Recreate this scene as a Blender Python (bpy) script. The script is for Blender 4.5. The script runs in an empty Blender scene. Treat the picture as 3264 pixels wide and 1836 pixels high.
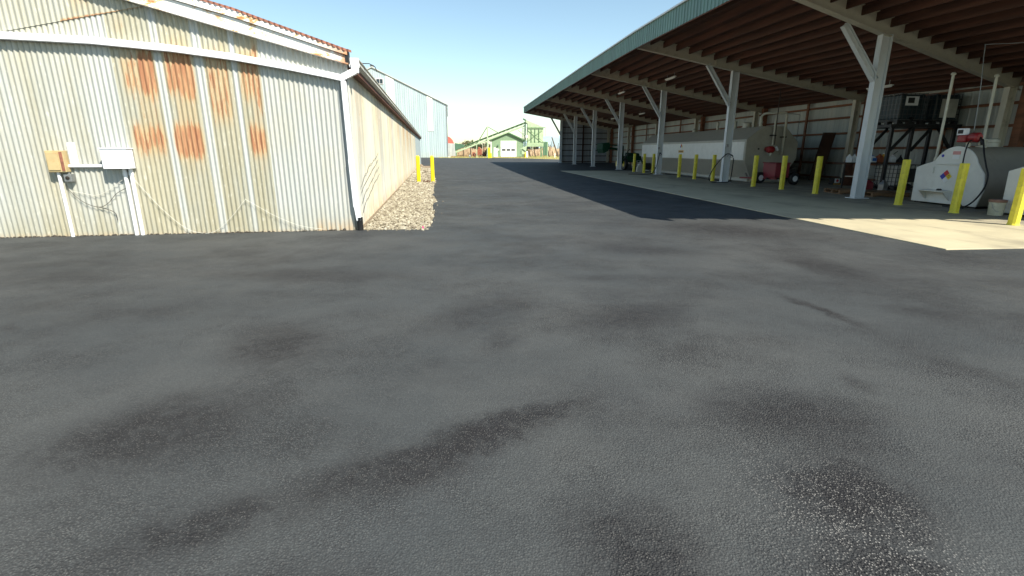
import bpy, bmesh, math, random
import numpy as np
from mathutils import Vector, Matrix, Euler
random.seed(7); RNG = np.random.default_rng(7)
R = math.radians; PI = math.pi
scene = bpy.context.scene; COL = scene.collection

# ---------------------------------------------------------------- camera
CAMH, PITCH, FPX = 1.35, math.atan(436/1600.0), 1600.0
cd = bpy.data.cameras.new('camera'); cam = bpy.data.objects.new('camera', cd); COL.objects.link(cam)
cd.sensor_width = 36; cd.lens = 36*FPX/3264; cd.clip_start = .05; cd.clip_end = 9000
cam.location = (0, 0, CAMH); cam.rotation_euler = (PI/2-PITCH, 0, 0); scene.camera = cam

# shed frame: s to the right (across the shed), t away along it
SO = Vector((10.18, 15.0, 0)); RS = math.atan2(.0912, .9958)
SS = Vector((math.cos(RS), math.sin(RS), 0)); TT = Vector((-math.sin(RS), math.cos(RS), 0))
def SH(s, t, z=0): return SO+SS*s+TT*t+Vector((0, 0, z))

# ---------------------------------------------------------------- light
SUNV = (SS*.60-TT*.76+Vector((0, 0, 1))).normalized()          # towards the sun
el = math.asin(SUNV.z); az = math.atan2(SUNV.x, SUNV.y)
w = bpy.data.worlds.new("World"); scene.world = w; w.use_nodes = True
nt = w.node_tree; nt.nodes.clear()
sk = nt.nodes.new('ShaderNodeTexSky'); sk.sky_type = 'NISHITA'; sk.sun_disc = False
sk.sun_elevation = el; sk.sun_rotation = az; sk.air_density = 1.0; sk.dust_density = .5; sk.ozone_density = .25; sk.altitude = 60
bg = nt.nodes.new('ShaderNodeBackground'); bg.inputs[1].default_value = .097
wo = nt.nodes.new('ShaderNodeOutputWorld'); tn = nt.nodes.new('ShaderNodeMix'); tn.data_type = 'RGBA'; tn.blend_type = 'MULTIPLY'; tn.inputs[0].default_value = 1; tn.inputs[7].default_value = (.98, 1.045, .97, 1)
nt.links.new(sk.outputs[0], tn.inputs[6]); nt.links.new(tn.outputs[2], bg.inputs[0]); nt.links.new(bg.outputs[0], wo.inputs[0])
sl = bpy.data.lights.new('sun', 'SUN'); sl.energy = 5.0; sl.angle = R(.5); sl.color = (1, .93, .80)
so = bpy.data.objects.new('sun', sl); COL.objects.link(so); so.rotation_euler = SUNV.to_track_quat('Z', 'Y').to_euler(); so.location = (0, -10, 40)
scene.view_settings.view_transform = 'Standard'; scene.view_settings.look = 'None'
scene.view_settings.exposure = .96; scene.view_settings.gamma = 1

# ---------------------------------------------------------------- materials
def new_mat(name):
    m = bpy.data.materials.new(name); m.use_nodes = True
    n = m.node_tree.nodes; n.clear()
    o = n.new('ShaderNodeOutputMaterial'); b = n.new('ShaderNodeBsdfPrincipled')
    m.node_tree.links.new(b.outputs[0], o.inputs[0]); return m, m.node_tree, b
class NT:
    def __init__(s, t): s.t = t
    def n(s, ty, **k):
        x = s.t.nodes.new('ShaderNode'+ty)
        for a, v in k.items(): setattr(x, a, v)
        return x
    def l(s, a, b): s.t.links.new(a, b)
    def coord(s): return s.n('TexCoord').outputs['Object']
    def mapping(s, v, loc=(0,0,0), rot=(0,0,0), sc=(1,1,1), ty='POINT'):
        m = s.n('Mapping', vector_type=ty); s.l(v, m.inputs[0])
        m.inputs['Location'].default_value = loc; m.inputs['Rotation'].default_value = rot; m.inputs['Scale'].default_value = sc
        return m.outputs[0]
    def noise(s, v, scale=5, detail=4, rough=.55, dist=0):
        x = s.n('TexNoise'); s.l(v, x.inputs['Vector']); x.inputs['Scale'].default_value = scale
        x.inputs['Detail'].default_value = detail; x.inputs['Roughness'].default_value = rough; x.inputs['Distortion'].default_value = dist
        return x.outputs['Fac']
    def vor(s, v, scale=5, out='Distance', feat='F1'):
        x = s.n('TexVoronoi', feature=feat); s.l(v, x.inputs['Vector']); x.inputs['Scale'].default_value = scale
        return x.outputs[out]
    def ramp(s, f, lo, hi, a=0., b=1., smooth=True):
        x = s.n('MapRange', interpolation_type='SMOOTHSTEP' if smooth else 'LINEAR'); s.put(f, x.inputs[0])
        for i, v in enumerate((lo, hi, a, b)): x.inputs[i+1].default_value = v
        return x.outputs[0]
    def put(s, v, inp):
        if isinstance(v, (int, float)): inp.default_value = v
        elif isinstance(v, (tuple, list)): inp.default_value = tuple(v)+((1,) if len(v) == 3 and len(inp.default_value) == 4 else ())
        else: s.l(v, inp)
    def math(s, op, a, b=0., clamp=False):
        x = s.n('Math', operation=op, use_clamp=clamp); s.put(a, x.inputs[0]); s.put(b, x.inputs[1]); return x.outputs[0]
    def mix(s, f, a, b, mode='MIX'):
        x = s.n('Mix', data_type='RGBA', blend_type=mode); s.put(f, x.inputs[0]); s.put(a, x.inputs[6]); s.put(b, x.inputs[7]); return x.outputs[2]
    def bump(s, h, strength=.3, dist=.01):
        x = s.n('Bump'); s.put(h, x.inputs['Height']); x.inputs['Strength'].default_value = strength; x.inputs['Distance'].default_value = dist
        return x.outputs[0]
    def attr(s, name): return s.n('Attribute', attribute_name=name).outputs['Fac']

def M(name, col, rough=.6, metal=0., var=.18, scale=3., stretch=(1,1,1), bump=0., bscale=60., spec=.5, dirt=None, dirtamt=.5, dscale=1.5, bdist=.004):
    """paint / metal / plastic with uneven wear: colour varies with noise, optional dirt patches, optional fine relief"""
    m, t, b = new_mat(name); N = NT(t); c = N.mapping(N.coord(), sc=stretch)
    f = N.noise(c, scale, 5, .6)
    dark = tuple(x*(1-var) for x in col); light = tuple(min(1, x*(1+var)) for x in col)
    out = N.mix(N.ramp(f, .3, .7), dark, light)
    if dirt:
        g = N.ramp(N.noise(c, dscale, 6, .7), .5, .72, 0, dirtamt); out = N.mix(g, out, dirt)
    N.put(out, b.inputs['Base Color'])
    N.put(N.ramp(f, .2, .8, max(0, rough-.08), min(1, rough+.08)), b.inputs['Roughness'])
    b.inputs['Metallic'].default_value = metal; b.inputs['Specular IOR Level'].default_value = spec
    if bump: N.put(N.bump(N.noise(N.coord(), bscale, 3, .6), bump, bdist), b.inputs['Normal'])
    return m

MT = {}
MT['white_paint'] = M('white_paint', (.78,.80,.84), .45, var=.05, dirt=(.55,.53,.46), dirtamt=.3, dscale=4, stretch=(1,1,.3))
MT['cream_paint'] = M('cream_paint', (.50,.49,.42), .5, var=.08, dirt=(.33,.31,.25), dirtamt=.5, dscale=2.5)
MT['beam_paint'] = M('beam_paint', (.56,.53,.43), .55, var=.07, dirt=(.26,.23,.18), dirtamt=.55, dscale=3)
MT['post_paint'] = M('post_paint', (.58,.61,.62), .45, var=.05, dirt=(.38,.36,.31), dirtamt=.35, dscale=5, stretch=(1,1,.3))
MT['yellow'] = M('yellow_plastic', (.66,.58,.04), .48, var=.12, dirt=(.30,.26,.07), dirtamt=.6, dscale=7)
MT['yellow_paint'] = M('yellow_paint', (.80,.66,.01), .4, var=.06)
MT['tan_tank'] = M('tan_tank', (.37,.345,.28), .45, var=.06, dirt=(.27,.24,.19), dirtamt=.45, dscale=1.3)
MT['dull_tan'] = M('dull_tan', (.29,.26,.20), .55, var=.08, dirt=(.13,.11,.08), dirtamt=.5)
MT['tank_white'] = M('tank_white', (.70,.69,.63), .42, var=.05, dirt=(.45,.42,.34), dirtamt=.3, dscale=1.6)
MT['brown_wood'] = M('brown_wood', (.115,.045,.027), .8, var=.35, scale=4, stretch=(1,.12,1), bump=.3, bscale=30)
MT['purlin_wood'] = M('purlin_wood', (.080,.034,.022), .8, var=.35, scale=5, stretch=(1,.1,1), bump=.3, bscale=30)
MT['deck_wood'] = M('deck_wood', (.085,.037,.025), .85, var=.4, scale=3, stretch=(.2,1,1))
MT['girt_wood'] = M('girt_wood', (.20,.085,.045), .8, var=.35, scale=4, stretch=(1,.15,1))
MT['board_wood'] = M('board_wood', (.055,.026,.016), .8, var=.3, scale=3, stretch=(1,1,.2))
MT['pallet_wood'] = M('pallet_wood', (.21,.12,.06), .8, var=.35, scale=7, stretch=(.3,1,1))
MT['black_steel'] = M('black_steel', (.012,.012,.013), .45, var=.3, dirt=(.05,.045,.04), dirtamt=.4, dscale=8)
MT['rubber'] = M('rubber', (.012,.012,.013), .6, var=.3)
MT['red_pump'] = M('red_pump', (.30,.018,.02), .4, var=.15, dirt=(.06,.02,.015), dirtamt=.5, dscale=12)
MT['red_paint'] = M('red_paint', (.20,.014,.026), .45, var=.12, dirt=(.1,.03,.02), dirtamt=.4, dscale=6)
MT['cream_pipe'] = M('cream_pipe', (.52,.50,.40), .5, var=.08, dirt=(.3,.26,.18), dirtamt=.4, dscale=9)
MT['grey_steel'] = M('grey_steel', (.28,.29,.29), .4, .6, var=.15)
MT['cage_steel'] = M('cage_steel', (.075,.08,.08), .45, .4, var=.2)
MT['white_plastic'] = M('white_plastic', (.72,.73,.74), .4, var=.05)
MT['tote_plastic'] = M('tote_plastic', (.015,.03,.04), .35, var=.25, scale=2)
MT['tote_pale'] = M('tote_pale', (.42,.41,.36), .4, var=.15, scale=3)
MT['green_dark'] = M('green_dark', (.008,.04,.02), .8, var=.2, spec=.15)
MT['barn_green'] = M('barn_green', (.21,.31,.19), .6, var=.06)
MT['trim_green'] = M('trim_green', (.07,.16,.08), .6, var=.1)
MT['bin_green'] = M('bin_green', (.40,.51,.32), .55, var=.12, scale=1.5, dirt=(.27,.40,.24), dirtamt=.7, dscale=.8)
MT['frame_green'] = M('frame_green', (.15,.25,.13), .6, var=.1)
MT['shade_green'] = M('dark_green_sheet', (.07,.15,.09), .6, var=.12)
MT['orange_rust'] = M('orange_rust', (.30,.09,.05), .7, var=.35, scale=5)
MT['pale_red'] = M('pale_red', (.55,.12,.09), .6, var=.1)
MT['blue_cover'] = M('blue_cover', (.18,.34,.5), .6, var=.2)
MT['lamp_white'] = M('lamp_white', (.75,.74,.70), .5, var=.03)
MT['label_white'] = M('label_white', (.75,.75,.74), .5, var=.02)
MT['label_red'] = M('label_red', (.55,.02,.03), .5, var=.05)
MT['label_blue'] = M('label_blue', (.02,.03,.40), .5, var=.05)
MT['label_yellow'] = M('label_yellow', (.72,.55,.02), .5, var=.05)
MT['label_pink'] = M('label_pink', (.62,.28,.26), .5, var=.05)
MT['label_orange'] = M('label_orange', (.55,.30,.04), .5, var=.05)
MT['dark_ink'] = M('dark_ink', (.02,.015,.01), .6, var=.05)
MT['orange_brown'] = M('orange_brown', (.30,.08,.03), .6, var=.2)
MT['blue_plastic'] = M('blue_plastic', (.04,.14,.42), .4, var=.1)
MT['rust_box'] = M('rust_box', (.42,.33,.17), .6, var=.15, dirt=(.50,.20,.07), dirtamt=.5, dscale=9)
MT['rust_metal'] = M('rust_metal', (.24,.095,.06), .75, var=.3, scale=9)
MT['wire'] = M('wire', (.55,.54,.48), .6, var=.05)
MT['wire_dark'] = M('wire_dark', (.04,.035,.03), .6, var=.1)
MT['pink_flag'] = M('pink_flag', (.75,.08,.25), .6, var=.05)
MT['dusty_bucket'] = M('dusty_bucket', (.50,.48,.36), .7, var=.2, dirt=(.25,.2,.13), dirtamt=.7, dscale=7)
MT['bucket_brim'] = M('bucket_brim', (.26,.14,.10), .8, var=.3)
MT['bark'] = M('bark', (.10,.075,.05), .9, var=.3)
MT['glass'] = M('glass', (.02,.03,.04), .12, var=.1)
MT['strip'] = M('translucent_strip', (.78,.78,.72), .55, var=.04, dirt=(.70,.68,.58), dirtamt=.5, dscale=.4)
MT['garage'] = M('garage_white', (.80,.80,.78), .5, var=.03)

# --- weathered corrugated sheet: rust, dirt and sheet tone are carried by the wall's own attributes
def sheet_mat(name, cream=(.32,.305,.225), bright=(.41,.43,.42), rustc=(.27,.105,.05), metal=.15, coarse=.35):
    m, t, b = new_mat(name); N = NT(t); c = N.coord()
    st = N.mapping(c, sc=(1, 1, .09)); st2 = N.mapping(c, sc=(1, 1, .25))
    base = N.mix(N.ramp(N.math('ADD', N.attr('tone'), N.math('MULTIPLY', N.math('SUBTRACT', N.noise(st, 9, 6, .65), .5), .9)), 0, 1), cream, bright)
    base = N.mix(N.ramp(N.noise(N.mapping(c, sc=(1,1,.12)), 2.6, 5, .65), .45, .62, 0, coarse), base, (.33,.36,.35)); base = N.mix(N.ramp(N.noise(c, .8, 5, .6), .45, .7, 0, .4), base, (.44,.41,.30))
    base = N.mix(N.ramp(N.noise(st2, 28, 4, .7), .56, .68, 0, .4), base, (.60,.60,.54))
    low = N.math('MULTIPLY', N.attr('low'), N.ramp(N.noise(st2, 14, 5, .7), .35, .6)); base = N.mix(low, base, (.46,.33,.20))
    rr = N.math('ADD', N.attr('rust'), N.math('MULTIPLY', N.math('SUBTRACT', N.noise(st, 30, 6, .75), .5), 2.2))
    rr = N.math('MULTIPLY', N.ramp(rr, .42, .64), N.ramp(N.attr('rust'), .02, .2))
    rc = N.mix(N.ramp(N.noise(st, 16, 4, .7), .4, .66), rustc, (.40,.23,.12))
    rc = N.mix(N.ramp(N.noise(st, 40, 3, .6), .55, .7, 0, .6), rc, (.21,.06,.035))
    halo = N.ramp(N.attr('rust'), .02, .7, 0, .8); base = N.mix(halo, base, (.42,.30,.15))
    out = N.mix(N.math('MULTIPLY', rr, .86), base, rc)
    spots = N.ramp(N.vor(c, 6.5), .018, .03, 1, 0); out = N.mix(N.math('MULTIPLY', spots, .7), out, (.12,.09,.07))
    N.put(out, b.inputs['Base Color']); N.put(N.ramp(rr, 0, 1, .5, .85), b.inputs['Roughness'])
    N.put(N.math('MULTIPLY', N.math('SUBTRACT', 1., rr), metal), b.inputs['Metallic'])
    N.put(N.bump(N.noise(st2, 9, 4, .6), .35, .012), b.inputs['Normal'])
    return m
MT['barn_sheet'] = sheet_mat('weathered_corrugated_sheet')
MT['side_sheet'] = sheet_mat('weathered_side_sheet', (.74,.69,.50), (.62,.64,.60), (.50,.30,.16), .05, .6)

def ribbed(name, col, dark, metal=0., rough=.5):
    m, t, b = new_mat(name); N = NT(t); c = N.coord(); st = N.mapping(c, sc=(1,1,.05))
    o = N.mix(N.ramp(N.noise(st, 2.2, 5, .6), .35, .65), dark, col)
    lowz = N.n('SeparateXYZ'); N.l(c, lowz.inputs[0])
    o = N.mix(N.math('MULTIPLY', N.ramp(lowz.outputs[2], 0., 1.6, .55, 0), N.noise(c, 1.2, 5, .7)), o, (.36,.36,.32))
    N.put(o, b.inputs['Base Color']); b.inputs['Metallic'].default_value = metal; b.inputs['Roughness'].default_value = rough; return m
MT['warehouse'] = ribbed('galvanised_wall', (.40,.48,.50), (.33,.41,.44), .1)
MT['fence_sheet'] = ribbed('fence_sheet', (.46,.48,.47), (.36,.38,.38))
MT['shed_wall'] = ribbed('shed_wall', (.44,.45,.40), (.36,.38,.35), .05)
MT['shed_end'] = ribbed('shed_end_wall', (.34,.37,.40), (.28,.31,.34), .05)
MT['fascia'] = ribbed('green_fascia', (.10,.205,.165), (.08,.165,.135), .0, .45)
MT['fascia_cap'] = M('fascia_cap', (.62,.66,.66), .45, var=.04)
MT['roof_sheet'] = ribbed('roof_sheet', (.5,.52,.5), (.4,.42,.4), .2)
MT['rust_trim'] = None
def rust_trim():
    m, t, b = new_mat('flaking_white_trim'); N = NT(t); c = N.coord(); st = N.mapping(c, sc=(.35,1,1))
    f = N.ramp(N.noise(st, 9, 8, .8), .57, .64)
    o = N.mix(N.ramp(N.noise(c, 3, 5, .6), .3, .7), (.74,.74,.71), (.80,.80,.78)); e = N.ramp(N.noise(st, 9, 8, .8), .535, .575)
    o = N.mix(e, o, (.62,.44,.22)); o = N.mix(f, o, (.42,.17,.06))
    g = N.math('MULTIPLY', N.attr('rust'), N.ramp(N.noise(c, 8, 6, .7), .38, .52)); o = N.mix(g, o, (.50,.22,.08))
    N.put(o, b.inputs['Base Color']); b.inputs['Roughness'].default_value = .6; return m
MT['rust_trim'] = rust_trim()

# --- sealed asphalt with worn, darker patches (stains lie where they lie on the yard)
STAINS = [  # x, y, half-length, half-width, heading (deg), strength
 (-2.29, 5.53, 1.61, 0.26, -1, 0.55),
 (-2.97, 6.46, 0.53, 0.07, 86, 0.5),
 (-1.68, 3.38, 0.41, 0.39, 33, 0.75),
 (-0.21, 4.16, 0.38, 0.61, -31, 0.6),
 (-0.10, 3.49, 0.19, 0.24, -14, 0.5),
 (0.98, 4.02, 0.68, 0.25, 32, 0.7),
 (-0.22, 2.14, 0.96, 0.14, 33, 0.95),
 (-1.15, 1.60, 0.37, 0.14, 31, 0.8),
 (-1.81, 2.25, 0.54, 0.32, 39, 0.85),
 (3.77, 5.98, 0.86, 0.28, -70, 0.75),
 (2.71, 4.22, 0.60, 0.07, -79, 0.8),
 (1.50, 2.42, 0.55, 0.22, -6, 0.75),
 (1.38, 1.75, 0.36, 0.24, -80, 1.0),
 (1.22, 1.30, 0.30, 0.20, -70, .9),
 (1.55, 2.2, 0.30, 0.22, -70, .6),
 (-0.9, 1.15, 0.5, 0.16, 25, .7),
 (2.9, 3.0, 0.5, 0.12, -70, .4),
 (0.45, 1.45, 0.36, 0.22, -67, 0.75),
 (3.61, 4.11, 0.40, 0.17, -39, 0.5),
 (0.91, 5.36, 0.34, 0.15, 7, 0.5),
 (0.09, 6.80, 0.20, 0.24, -40, 0.5),
 (0.32, 7.97, 0.81, 0.24, -6, 0.4),
 (1.85, 7.02, 0.88, 0.38, -15, 0.6),
 (3.80, 8.90, 1.62, 0.76, -41, 0.75),
 (-5.18, 5.45, 0.74, 0.52, -8, 0.5),
 (-3.96, 3.75, 0.08, 0.22, 43, 0.5),
 (2.10, 2.77, 0.15, 0.07, -93, 0.5),
 (1.24, 3.30, 0.11, 0.12, -51, 0.5),
]
def asphalt_mat():
    m, t, b = new_mat('sealed_asphalt'); N = NT(t); c = N.coord()
    wv = N.n('TexNoise'); N.l(c, wv.inputs['Vector']); wv.inputs['Scale'].default_value = 1.7; wv.inputs['Detail'].default_value = 9; wv.inputs['Roughness'].default_value = .75
    sub = N.n('VectorMath', operation='SUBTRACT'); N.l(wv.outputs['Color'], sub.inputs[0]); sub.inputs[1].default_value = (.5,.5,.5)
    sc = N.n('VectorMath', operation='SCALE'); N.l(sub.outputs[0], sc.inputs[0]); sc.inputs['Scale'].default_value = .45
    ad = N.n('VectorMath', operation='ADD'); N.l(c, ad.inputs[0]); N.l(sc.outputs[0], ad.inputs[1]); wc = ad.outputs[0]
    acc = None
    for (x, y, rx, ry, h, s) in STAINS:
        v = N.mapping(wc, loc=(x, y, 0), rot=(0, 0, R(h)), sc=(rx*1.15, ry*1.5, 1e3), ty='TEXTURE')
        ln = N.n('VectorMath', operation='LENGTH'); N.l(v, ln.inputs[0])
        f = N.ramp(ln.outputs['Value'], .15, 1.25, s, 0)
        acc = f if acc is None else N.math('MAXIMUM', acc, f)
    big = N.ramp(N.noise(N.mapping(c, sc=(.5,1,1)), .6, 5, .65), .46, .72, 0, .5); acc = N.math('MAXIMUM', acc, big)
    br = N.noise(c, 3.2, 6, .7)
    st = N.math('MULTIPLY', acc, N.ramp(br, .25, .6, .7, 1.), True)
    col = N.mix(N.ramp(N.noise(c, .35, 4, .6), .35, .65), (.056,.063,.066), (.077,.082,.082))
    st = N.math('MULTIPLY', st, N.ramp(N.noise(c, 11, 5, .7), .3, .62, .62, 1.1), True); col = N.mix(st, col, (.023,.0225,.0235))
    coarse = N.math('MAXIMUM', N.ramp(st, .1, .9, 0, .8), N.ramp(N.noise(N.mapping(c, loc=(3.1,1.7,0)), .8, 6, .68), .40, .72, .15, .8))
    sv = N.mapping(wc, loc=(1.30, 1.50, 0), rot=(0,0,R(-75)), sc=(.62,.36,1e3), ty='TEXTURE'); sn = N.n('VectorMath', operation='LENGTH'); N.l(sv, sn.inputs[0]); spark = N.ramp(sn.outputs['Value'], 0, 1.3, 1, 0)
    vd = N.n('TexVoronoi', feature='F1'); N.l(c, vd.inputs['Vector']); vd.inputs['Scale'].default_value = 118
    vc = N.n('SeparateColor'); N.l(vd.outputs['Color'], vc.inputs[0])
    chip = N.math('MULTIPLY', N.ramp(vc.outputs[0], .30, .85), N.ramp(vd.outputs['Distance'], .22, .48, 1, 0))
    chipamt = N.math('MULTIPLY', chip, N.math('ADD', N.math('ADD', N.math('MULTIPLY', spark, .55), .05), N.math('MULTIPLY', coarse, .26)), True)
    dk = N.math('MULTIPLY', N.ramp(N.vor(N.mapping(c, loc=(.3,.2,0)), 120), .30, .50), N.math('ADD', .25, N.math('MULTIPLY', coarse, .7)), True); col = N.mix(dk, col, (.022,.022,.024))
    col = N.mix(chipamt, col, (.30,.295,.28))
    N.put(col, b.inputs['Base Color'])
    N.put(N.math('SUBTRACT', N.ramp(N.noise(c, 2.1, 4, .6), .3, .7, .62, .78), N.math('MULTIPLY', st, .10)), b.inputs['Roughness'])
    b.inputs['Specular IOR Level'].default_value = .12
    h = N.math('ADD', N.math('MULTIPLY', N.math('SUBTRACT', 1., vd.outputs['Distance']), .7), N.math('MULTIPLY', N.noise(c, 240, 3, .6), .35))
    h = N.math('MULTIPLY', h, N.math('ADD', .28, N.math('MULTIPLY', coarse, .9)))
    N.put(N.bump(h, 1., .010), b.inputs['Normal'])
    return m
MT['asphalt'] = asphalt_mat()
def concrete_mat():
    m, t, b = new_mat('stained_concrete'); N = NT(t); c = N.coord()
    o = N.mix(N.ramp(N.noise(c, .9, 6, .65), .3, .7), (.37,.33,.225), (.46,.41,.275))
    s = N.ramp(N.noise(N.mapping(c, sc=(1.,.35,1)), .8, 6, .7, .6), .50, .68, 0, .6); o = N.mix(s, o, (.20,.175,.13))
    # darker band, broken up by noise, from the slab's front part inward
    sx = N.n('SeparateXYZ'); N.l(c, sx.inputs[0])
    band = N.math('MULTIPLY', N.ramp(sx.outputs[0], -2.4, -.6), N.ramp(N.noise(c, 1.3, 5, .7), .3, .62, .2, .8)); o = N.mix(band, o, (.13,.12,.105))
    N.put(o, b.inputs['Base Color']); b.inputs['Roughness'].default_value = .75
    N.put(N.bump(N.noise(c, 90, 3, .6), .25, .004), b.inputs['Normal']); return m
MT['concrete'] = concrete_mat()
def ground_mat():
    m, t, b = new_mat('dry_field_ground'); N = NT(t); c = N.coord()
    o = N.mix(N.ramp(N.noise(c, .05, 6, .6), .35, .65), (.34,.27,.13), (.20,.22,.07)); o = N.mix(N.ramp(N.noise(c, 2, 5, .7), .4, .65, 0, .7), o, (.30,.23,.13))
    N.put(o, b.inputs['Base Color']); b.inputs['Roughness'].default_value = .95; N.put(N.bump(N.noise(c, 3, 5, .7), .5, .1), b.inputs['Normal']); return m
MT['ground'] = ground_mat()
def stone_mat():
    m, t, b = new_mat('river_gravel'); N = NT(t)
    r = N.attr('shade'); o = N.mix(N.ramp(r, 0, .6, smooth=False), (.15,.125,.09), (.28,.25,.18)); o = N.mix(N.ramp(r, .6, 1., smooth=False), o, (.40,.375,.30))
    N.put(o, b.inputs['Base Color']); b.inputs['Roughness'].default_value = .85; return m
MT['stone'] = stone_mat()
MT['gravel_bed'] = M('gravel_bed', (.22,.165,.105), .95, var=.45, scale=28, bump=.8, bscale=35, bdist=.03)
MT['soil'] = M('soil', (.05,.042,.033), .95, var=.4, scale=20)
MT['dirt'] = M('dirt', (.30,.235,.16), .95, var=.25, scale=3)
def leaf_mat(name, a, bb):
    m, t, b = new_mat(name); N = NT(t); o = N.mix(N.attr('shade'), a, bb)
    N.put(o, b.inputs['Base Color']); b.inputs['Roughness'].default_value = .7; return m
MT['leaf_dark'] = leaf_mat('dark_foliage', (.035,.06,.025), (.09,.12,.04))
MT['leaf_olive'] = leaf_mat('olive_foliage', (.08,.09,.035), (.20,.19,.08))
MT['vine'] = leaf_mat('dry_vines', (.22,.14,.08), (.52,.40,.26))
MT['hill'] = M('hazed_hills', (.36,.47,.55), .9, var=.06, scale=.003)  # distance haze is put into this pale blue-grey colour

# ---------------------------------------------------------------- mesh helpers
def tag(o, label=None, cat=None, group=None, kind=None):
    for k, v in (('label', label), ('category', cat), ('group', group), ('kind', kind)):
        if v: o[k] = v
    return o
def thing(name, label, cat, loc=(0,0,0), rz=0., group=None):
    o = bpy.data.objects.new(name, None); COL.objects.link(o); o.location = loc; o.rotation_euler = (0, 0, rz); o.empty_display_size = .2
    return tag(o, label, cat, group)
def kids(o): return [c for c in bpy.data.objects if c.parent == o]
def dup(root, loc, rz=None, label=None, parent=None):
    r = root.copy(); COL.objects.link(r)
    if parent is None: r.location = loc; r.rotation_euler = (0, 0, root.rotation_euler.z if rz is None else rz)
    else: r.parent = parent
    if label: r['label'] = label
    for c in kids(root): dup(c, None, parent=r)
    return r
class MB:
    def __init__(s): s.v = []; s.f = []; s.a = {}
    def add(s, vs, fs): k = len(s.v); s.v += [tuple(p) for p in vs]; s.f += [tuple(i+k for i in f) for f in fs]; return s
    def box(s, x0, x1, y0, y1, z0, z1):
        return s.add([(x0,y0,z0),(x1,y0,z0),(x1,y1,z0),(x0,y1,z0),(x0,y0,z1),(x1,y0,z1),(x1,y1,z1),(x0,y1,z1)],
                     [(0,3,2,1),(4,5,6,7),(0,1,5,4),(1,2,6,5),(2,3,7,6),(3,0,4,7)])
    def cbox(s, c, d): return s.box(c[0]-d[0]/2, c[0]+d[0]/2, c[1]-d[1]/2, c[1]+d[1]/2, c[2]-d[2]/2, c[2]+d[2]/2)
    def bar(s, p, q, w=.05, h=None, up=(0,0,1)):
        """rectangular bar from p to q"""
        h = h or w; p, q = Vector(p), Vector(q); d = (q-p).normalized(); u = Vector(up)
        if abs(d.dot(u)) > .98: u = Vector((0,1,0))
        a = d.cross(u).normalized()*w/2; b = a.normalized().cross(d).normalized()*h/2
        vs = [p-a-b, p+a-b, p+a+b, p-a+b, q-a-b, q+a-b, q+a+b, q-a+b]
        return s.add(vs, [(0,1,2,3),(7,6,5,4),(0,4,5,1),(1,5,6,2),(2,6,7,3),(3,7,4,0)])
    def ibeam(s, p, q, w, h, tf=.02, tw=.02, up=(0,0,1)):
        p, q = Vector(p), Vector(q); d = (q-p).normalized(); u = Vector(up); a = d.cross(u).normalized(); b = a.cross(d).normalized()
        s.bar(p, q, tw, h-2*tf-.004, up); o = b*(h/2-tf/2)
        s.bar(p+o, q+o, w, tf, up); return s.bar(p-o, q-o, w, tf, up)
    def tube(s, pts, r, n=8, closed=False, caps=True):
        pts = [Vector(p) for p in pts]; k0 = len(s.v); prev = None; m = len(pts)
        rr = r if isinstance(r, (list, tuple)) else [r]*m
        for i, p in enumerate(pts):
            a = pts[max(i-1,0)]; b = pts[min(i+1,m-1)]; d = (b-a).normalized()
            if prev is None: u = Vector((0,0,1)) if abs(d.z) < .9 else Vector((0,1,0)); x = d.cross(u).normalized()
            else: x = (prev-d*prev.dot(d)).normalized()
            prev = x; y = d.cross(x)
            for j in range(n): t = 2*PI*j/n; s.v.append(tuple(p+(x*math.cos(t)+y*math.sin(t))*rr[i]))
        for i in range(m-1):
            for j in range(n): k = k0+i*n; s.f.append((k+j, k+(j+1)%n, k+n+(j+1)%n, k+n+j))
        if caps: s.f.append(tuple(k0+n-1-j for j in range(n))); s.f.append(tuple(k0+(m-1)*n+j for j in range(n)))
        return s
    def prism(s, poly, axis, a, b):
        """poly (2-D list) extruded along axis x|y|z from a to b"""
        def P(u, v, t): return {'x': (t,u,v), 'y': (u,t,v), 'z': (u,v,t)}[axis]
        n = len(poly); vs = [P(*p, a) for p in poly]+[P(*p, b) for p in poly]
        return s.add(vs, [tuple(range(n))[::-1], tuple(range(n, 2*n))]+[(i,(i+1)%n,n+(i+1)%n,n+i) for i in range(n)])
    def lathe(s, prof, c=(0,0,0), n=16):
        k0 = len(s.v)
        for r, z in prof:
            for j in range(n): t = 2*PI*j/n; s.v.append((c[0]+r*math.cos(t), c[1]+r*math.sin(t), c[2]+z))
        for i in range(len(prof)-1):
            for j in range(n): k = k0+i*n; s.f.append((k+j, k+(j+1)%n, k+n+(j+1)%n, k+n+j))
        s.f.append(tuple(k0+n-1-j for j in range(n))); k = k0+(len(prof)-1)*n; s.f.append(tuple(k+j for j in range(n)))
        return s
    def build(s, name, mat, parent=None, bevel=0., smooth=False, loc=None, rot=None):
        me = bpy.data.meshes.new(name); me.from_pydata(s.v, [], s.f); me.materials.append(MT[mat] if isinstance(mat, str) else mat)
        bm = bmesh.new(); bm.from_mesh(me); bmesh.ops.recalc_face_normals(bm, faces=bm.faces); bm.to_mesh(me); bm.free()
        for k, v in s.a.items():
            at = me.attributes.new(k, 'FLOAT', 'POINT'); at.data.foreach_set('value', np.asarray(v, dtype=np.float32))
        o = bpy.data.objects.new(name, me); COL.objects.link(o)
        if parent: o.parent = parent
        if loc is not None: o.location = loc
        if rot is not None: o.rotation_euler = rot
        if bevel:
            b = o.modifiers.new('bevel', 'BEVEL'); b.width = bevel; b.segments = 2; b.limit_method = 'ANGLE'; b.angle_limit = R(35)
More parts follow.
